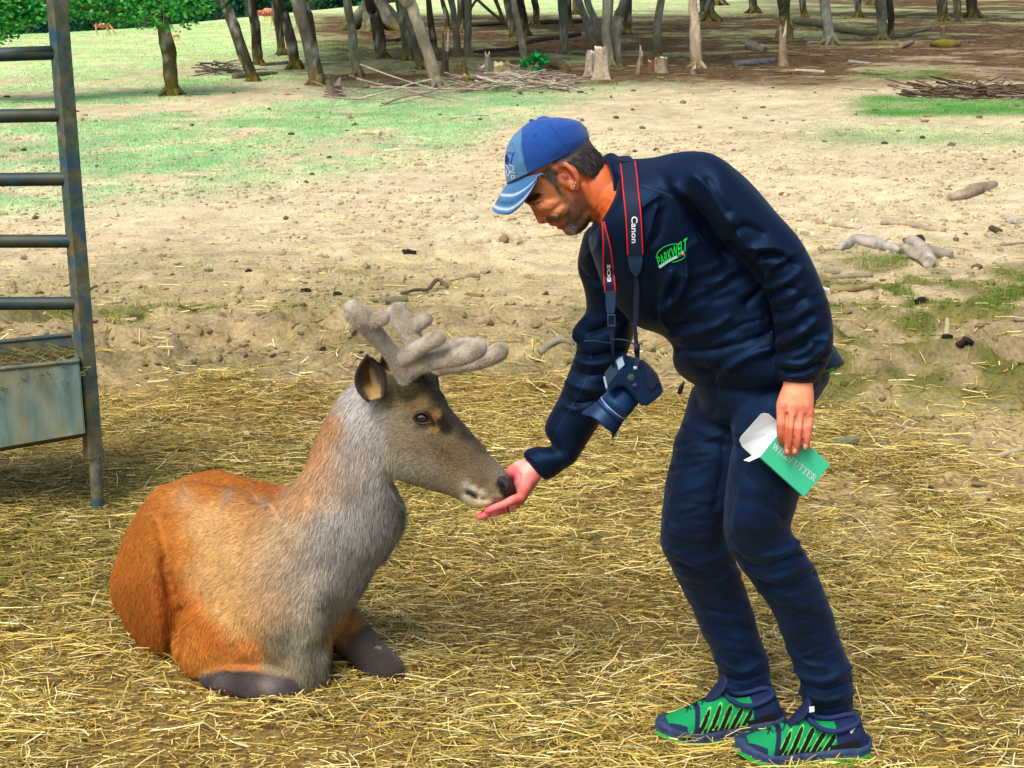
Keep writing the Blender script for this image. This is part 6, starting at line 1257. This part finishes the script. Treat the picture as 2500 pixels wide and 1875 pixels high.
stump(T2, 2118, 465, 82, 92, 'flat cut pale stump beyond the pale dead trunk, wider of two', (150,134,112), (206,190,164), jag=.05)
stump(T2, 2052, 470, 42, 78, 'narrow brown stump touching the wider flat cut stump', (120,84,62), (150,120,96), jag=.1)
stump(T2, 1970, 480, 26, 120, 'thin broken snag leaning beside the flat cut stumps', (140,130,112), name='snag', lean=.12, jag=.4)
stump(T2, 1014, 505, 32, 150, 'pointed grey post standing in the brush pile', (150,140,126), name='snag', jag=.1)
stump(T2, 742, 470, 40, 160, 'dark twisted broken snag beside the pale leaning trunk', (84,74,60), name='snag', lean=.05, jag=.5)
stump(T2, 845, 510, 92, 88, 'dark weathered stump at the back of the brush pile', (96,84,66), (110,98,80), jag=.3, moss=.5)
stump(T2, 915, 555, 120, 66, 'low mossy yellow stump in front of the brush pile', (140,122,66), (150,134,80), jag=.1, moss=.9)
stump(T2, 975, 490, 70, 66, 'small grey stump behind the pointed post', (150,138,122), jag=.2)
stump(T2, 1110, 490, 110, 78, 'pale yellow boulder-like stump beside the green sapling', (196,176,120), (206,190,140), jag=.2, moss=.2)
stump(T3, 680, 415, 46, 195, 'tall broken pale post stump with a splintered top', (164,146,124), name='snag', lean=-.06, jag=.25)
stump(T3, 690, 255, 110, 68, 'round mossy stump below the mossy dark trunk', (100,98,78), (130,150,140), jag=.08, moss=.6)
stump(T3, 1693, 268, 30, 92, 'short cut post in front of three thick trunks', (120,112,84), name='snag', jag=.05)
stump(T3, 110, 472, 34, 40, 'tiny stub standing at the foot of the pale dead trunk', (130,116,104), jag=.3)
FA_ = [(760,150),(850,160),(960,175),(1060,195),(1180,222),(1290,225),(1420,238),(1500,222),(1620,185)]
log(T3, FA_, [11,12,11,10,9,8,7,5,3], 'long fallen tree lying across the wood floor', (96,100,80), name='fallen_tree', cat='log', moss=.4)
log(T2, [(930,338),(1050,335),(1180,318),(1290,272),(1420,255),(1600,230)], [5,6,6,7,7,6], 'long dark log lying behind the brush pile', (62,54,46), name='fallen_log')
log(T2, [(1345,152),(1480,146),(1640,142)], 7, 'dark straight log lying at the meadow edge behind the wood', (54,46,40))
log(T2, [(180,560),(340,548),(480,540),(640,532)], [5,7,6,4], 'grey limb lying before the grey green mossy trunk', (120,110,96), moss=.3)
log(T1, [(1490,500),(1600,490),(1700,470),(1760,465)], [9,8,6,4], 'grey log lying behind the curved leaning trunk', (112,100,88))
log(T1, [(1660,415),(1750,412),(1830,408)], 5, 'grey limb lying between the dark mossy trunks', (110,100,86))
log(T2, [(370,268),(430,262),(480,250)], 5, 'dark limb beside the dark mossy trunk', (60,54,44))
log(T2, [(1360,430),(1440,430),(1520,455)], [13,15,12], 'dark rotten log behind the brush pile sapling', (84,74,62), moss=.2)
log(T3, [(380,412),(500,405),(630,392)], [9,9,7], 'dark grey log beside the tall broken post stump', (104,104,108))
log(T3, [(760,445),(860,448),(940,452)], [5,5,4], 'pale log lying past the tall broken post stump', (178,160,138))
log(T3, [(840,285),(930,280)], 5, 'short grey log at the foot of the yellow mossed trunk', (130,124,112))
log(T3, [(1420,305),(1500,285)], 6, 'short brown log end in the leaf litter', (140,118,90))
log(T3, [(1630,295),(1720,300),(1795,298)], [8,13,8], 'mossy lump of wood below the short cut post', (120,108,52), moss=.8)
log(T3, [(470,300),(500,325),(560,335)], [9,12,9], 'gnarled grey root piece on the grass below the wood', (120,114,104), rough=.4)
log(T3, [(1100,405),(1240,412)], [6,3], 'pale split branch on the grass in front of the wood', (150,144,132), name='branch', cat='branch')
# brush piles
def brush(name, label, c, poly, count, lens, tones, seed, rad, hgt=.22):
    g = np.random.default_rng(seed); lo = np.array(poly).min(0); hi = np.array(poly).max(0); cen = G(c(*np.array(poly).mean(0))); root = empty(name, tuple(cen), label, 'brush pile'); ms = []
    for i in range(6):
        p = np.stack((np.linspace(-.5, .5, 5), (g.random(5) - .5) * .10, (g.random(5) - .5) * .06), 1); v, f = tube(p, np.linspace(.016, .007, 5) * 1.0, n=7, sub=3); m_ = mesh_np('stick', v, f, True, wcols(v, tones[i % len(tones)])); m_.materials.append(wood_m); ms.append(m_)
    for i in range(count):
        t = g.random(2); q = lo + t * (hi - lo); p = G(c(*q)); o = bpy.data.objects.new('stick', ms[i % 6]); sc.collection.objects.link(o); o.parent = root; o.matrix_parent_inverse = root.matrix_basis.inverted()
        le = lens[0] + (lens[1] - lens[0]) * g.random(); bulge = math.sin(math.pi * t[0]) * hgt; o.location = (p[0], p[1], p[2] + .02 + g.random() * bulge); o.rotation_euler = ((g.random() - .5) * .4, (g.random() - .5) * .5, g.normal() * .7); th = rad * (.5 + g.random()); o.scale = (le, th, th)
    return root
brush('brush_pile', 'pale heap of dead sticks between the leaning trunk and twin stump', T2, [(880,570),(1540,560),(1540,505),(880,585)], 170, (.3, 1.3), [(190,176,160), (160,146,130), (206,196,182), (120,104,92)], 161, .8, .16)
brush('brush_pile', 'low line of thin dead branches reaching past the leaning trunk', T2, [(100,660),(800,600),(800,590),(100,640)], 16, (.9, 2.4), [(190,176,160), (150,136,122)], 162, .8)
brush('brush_pile', 'dark heap of fallen branches above the bright green grass strip', T3, [(1560,635),(2200,575),(2260,600),(1700,640)], 130, (.4, 1.5), [(84,70,56), (110,94,76), (60,50,42), (150,136,118)], 163, .8, .09)
brush('brush_pile', 'small tangle of roots and twigs beside the grey log', T1, [(1340,480),(1540,470),(1540,450),(1340,460)], 26, (.4, 1.2), [(120,110,98), (90,80,70)], 164, .9)
# sapling in the pile
sp_ = G(T2(1310, 505)); sap = empty('sapling', tuple(sp_), 'small bright green sapling growing in the brush pile', 'plant'); V, F, C_ = leaves([(sp_ + np.array((dx_, 0, dz_)), r_) for dx_, dz_, r_ in ((0,.36,.15),(-.16,.28,.11),(.18,.30,.12),(.05,.16,.10))], 90, .15, [(30,160,70), (50,180,90), (20,130,60)], 171); link('foliage', mesh_np('fo', V, F, False, C_), leaf_m, sap); link('stem', mesh_np('st', *tube([sp_, sp_ + (0, 0, .45)], [.012, .006], n=6)), pole_m, sap)
# timber and sticks lying on the sand (nearer)
log(D, [(2050,436),(2080,430),(2110,418),(2146,408)], [9,15,16,12], 'thick pale bent log lying alone on the sand', (160,146,122), rough=.3)
log(D, [(1778,482),(1810,490),(1860,494)], [7,8,5], 'flat pale stick on the sand beside the shoulder', (186,170,148), name='stick', cat='stick')
log(D, [(1905,484),(1950,486),(1990,494),(2040,500)], [7,8,8,6], 'long grey forked branch on the sand', (164,148,128), name='branch', cat='branch')
log(D, [(1812,545),(1840,530),(1880,532),(1925,545),(1945,548)], [8,13,15,13,9], 'grey arched root log next to the cut log ends', (160,156,146), lift=.75, rough=.3)
log(D, [(1950,545),(1975,560),(2000,572)], [14,17,13], 'flaky barked log end in the cluster', (150,142,120), rough=.3)
log(D, [(1970,538),(1990,556),(2008,578)], [17,18,15], 'smooth pale log lying over the cluster, knot on top', (166,158,142), lift=1.0, rough=.28)
log(D, [(2000,545),(2030,556),(2052,560)], [13,14,12], 'short round log piece at the end of the cluster', (140,132,118))
log(D, [(1958,532),(1985,524)], [11,13], 'dark hollow log end behind the cluster', (62,52,44))
log(D, [(1785,606),(1830,604),(1882,602)], [6,7,8], 'thin split branch in the grass near the elbow', (150,140,112), name='branch', cat='branch')
log(D, [(1790,634),(1830,634),(1880,624)], [11,10,8], 'round cut log in the grass near the elbow', (140,124,88))
log(D, [(1770,628),(1798,636)], [7,6], 'pale bark strip against the round cut log', (180,176,164), name='bark_strip', cat='bark')
log(D, [(1780,590),(1815,590)], 5, 'small grey stick in the grass above the split branch', (128,124,104), name='stick', cat='stick')
log(D, [(2040,790),(2040,770)], [8,7], 'upright pale stick poking out of the soil', (170,156,116), name='stick', cat='stick', rise=[0,.14])
log(D, [(2178,480),(2200,486)], [10,9], 'pale knotted wood lump on the sand', (172,164,152)); log(D, [(2142,496),(2160,504)], [9,8], 'dark hollow wood piece on the sand', (92,78,62))
log(D, [(2150,532),(2212,528)], 4, 'thin grey stick beside the dark hollow wood piece', (140,130,116), name='stick', cat='stick')
log(D, [(1722,502),(1740,504),(1757,514)], 5, 'thin white stick on the sand behind the back', (206,194,172), name='stick', cat='stick')
log(D, [(1092,508),(1105,516),(1118,528)], [11,12,12], 'short pale log with a sawn end below the cap', (200,184,156))
log(D, [(1012,530),(1058,526)], 7, 'short pale stick beside the sawn log', (190,172,140), name='stick', cat='stick')
log(D, [(1168,512),(1210,510),(1242,514)], [6,8,7], 'half buried pale branch under the chin', (186,168,132), name='branch', cat='branch')
log(D, [(1165,796),(1200,790),(1238,786)], [10,10,8], 'grey log behind the outstretched sleeve', (140,132,112)); log(D, [(1395,770),(1425,764),(1448,760)], 8, 'brown log seen behind the camera', (150,122,84))
log(D, [(985,604),(1010,602),(1035,602)], 6, 'small grey stick on brown soil between the elbow and antlers', (150,140,112), name='stick', cat='stick')
log(D, [(866,640),(890,636),(905,634),(925,632),(945,622),(968,626)], [3.5,4,4,4.5,5,4], 'twisted twig lying behind the antlers', (96,84,66), name='twig', cat='twig', rise=[0,.02,.02,.02,.05,.01])
log(D, [(822,660),(850,656),(880,655)], [10,13,10], 'flat grey stone behind the antlers', (120,116,92), name='stone', cat='stone'); log(D, [(1010,640),(1042,644)], 5, 'small brown chip of wood on the soil', (140,112,78), name='wood_chip', cat='wood')
log(D, [(208,664),(240,662),(262,656)], 4.5, 'thin pale stick beside the feeder post', (186,170,130), name='stick', cat='stick')
for q, lb in (([(255,704),(295,703)], 'short thick pale stick on the soil near the feeder post'), ([(415,704),(460,702)], 'pale stick on the soil between antlers and feeder post'), ([(28,740),(66,738)], 'pale stick on the soil behind the trough'), ([(462,676),(512,674)], 'brown stick on the soil, more yellow than the others'), ([(700,706),(750,703)], 'grey broken stick just behind the antler tips')): log(D, q, 6, lb, (176,160,116), name='stick', cat='stick')
log(D, [(775,296),(798,295),(822,297)], 7, 'pale log piece on the green grass', (200,186,150)); log(D, [(830,328),(870,326),(906,325)], 3.5, 'long thin pale stick on the green grass', (206,196,160), name='stick', cat='stick')
log(D, [(880,298),(930,302)], 3, 'thin pale twig next to the pale log piece', (206,196,170), name='stick', cat='stick'); log(D, [(455,368),(485,366)], 4, 'pale stick at the edge of green grass and sand', (200,186,150), name='stick', cat='stick')
log(D, [(1795,968),(1820,958),(1852,954)], [10,13,10], 'grey mossy stone in the straw beside the feed box', (112,120,90), name='stone', cat='stone')
log(D, [(2150,988),(2180,984),(2216,972)], [6,8,8], 'pale stick in the straw beyond the feed box', (176,166,130), name='stick', cat='stick')
for i, (x, y, r_) in enumerate(((885,552,11),(537,586,6),(660,628,9),(730,641,8),(1780,928,7),(1990,662,12),(1975,1090,12),(2010,1060,7),(2140,1085,8),(2080,800,14),(2040,795,10),(1160,1165,8),(1995,1105,8),(690,705,10))):
    log(D, [(x - r_, y), (x, y - 1), (x + r_, y)], [r_ * .55, r_ * .7, r_ * .5], 'small dark lump of dung lying on the ground', (44,36,32), 'dung lumps', name='dung', rough=.5, cat='dung')
for i, (x, y) in enumerate(((640,400),(300,360),(560,290),(420,330),(980,250),(1120,180),(1500,240),(1740,290),(1900,270),(2100,330),(1650,350))):
    log(D, [(x, y), (x + 22 + 9 * (i % 3), y - 1 + (i % 2) * 2)], 2.6, 'short bleached twig lying on the open ground', (206,190,160), 'bleached twigs', name='twig', cat='twig')
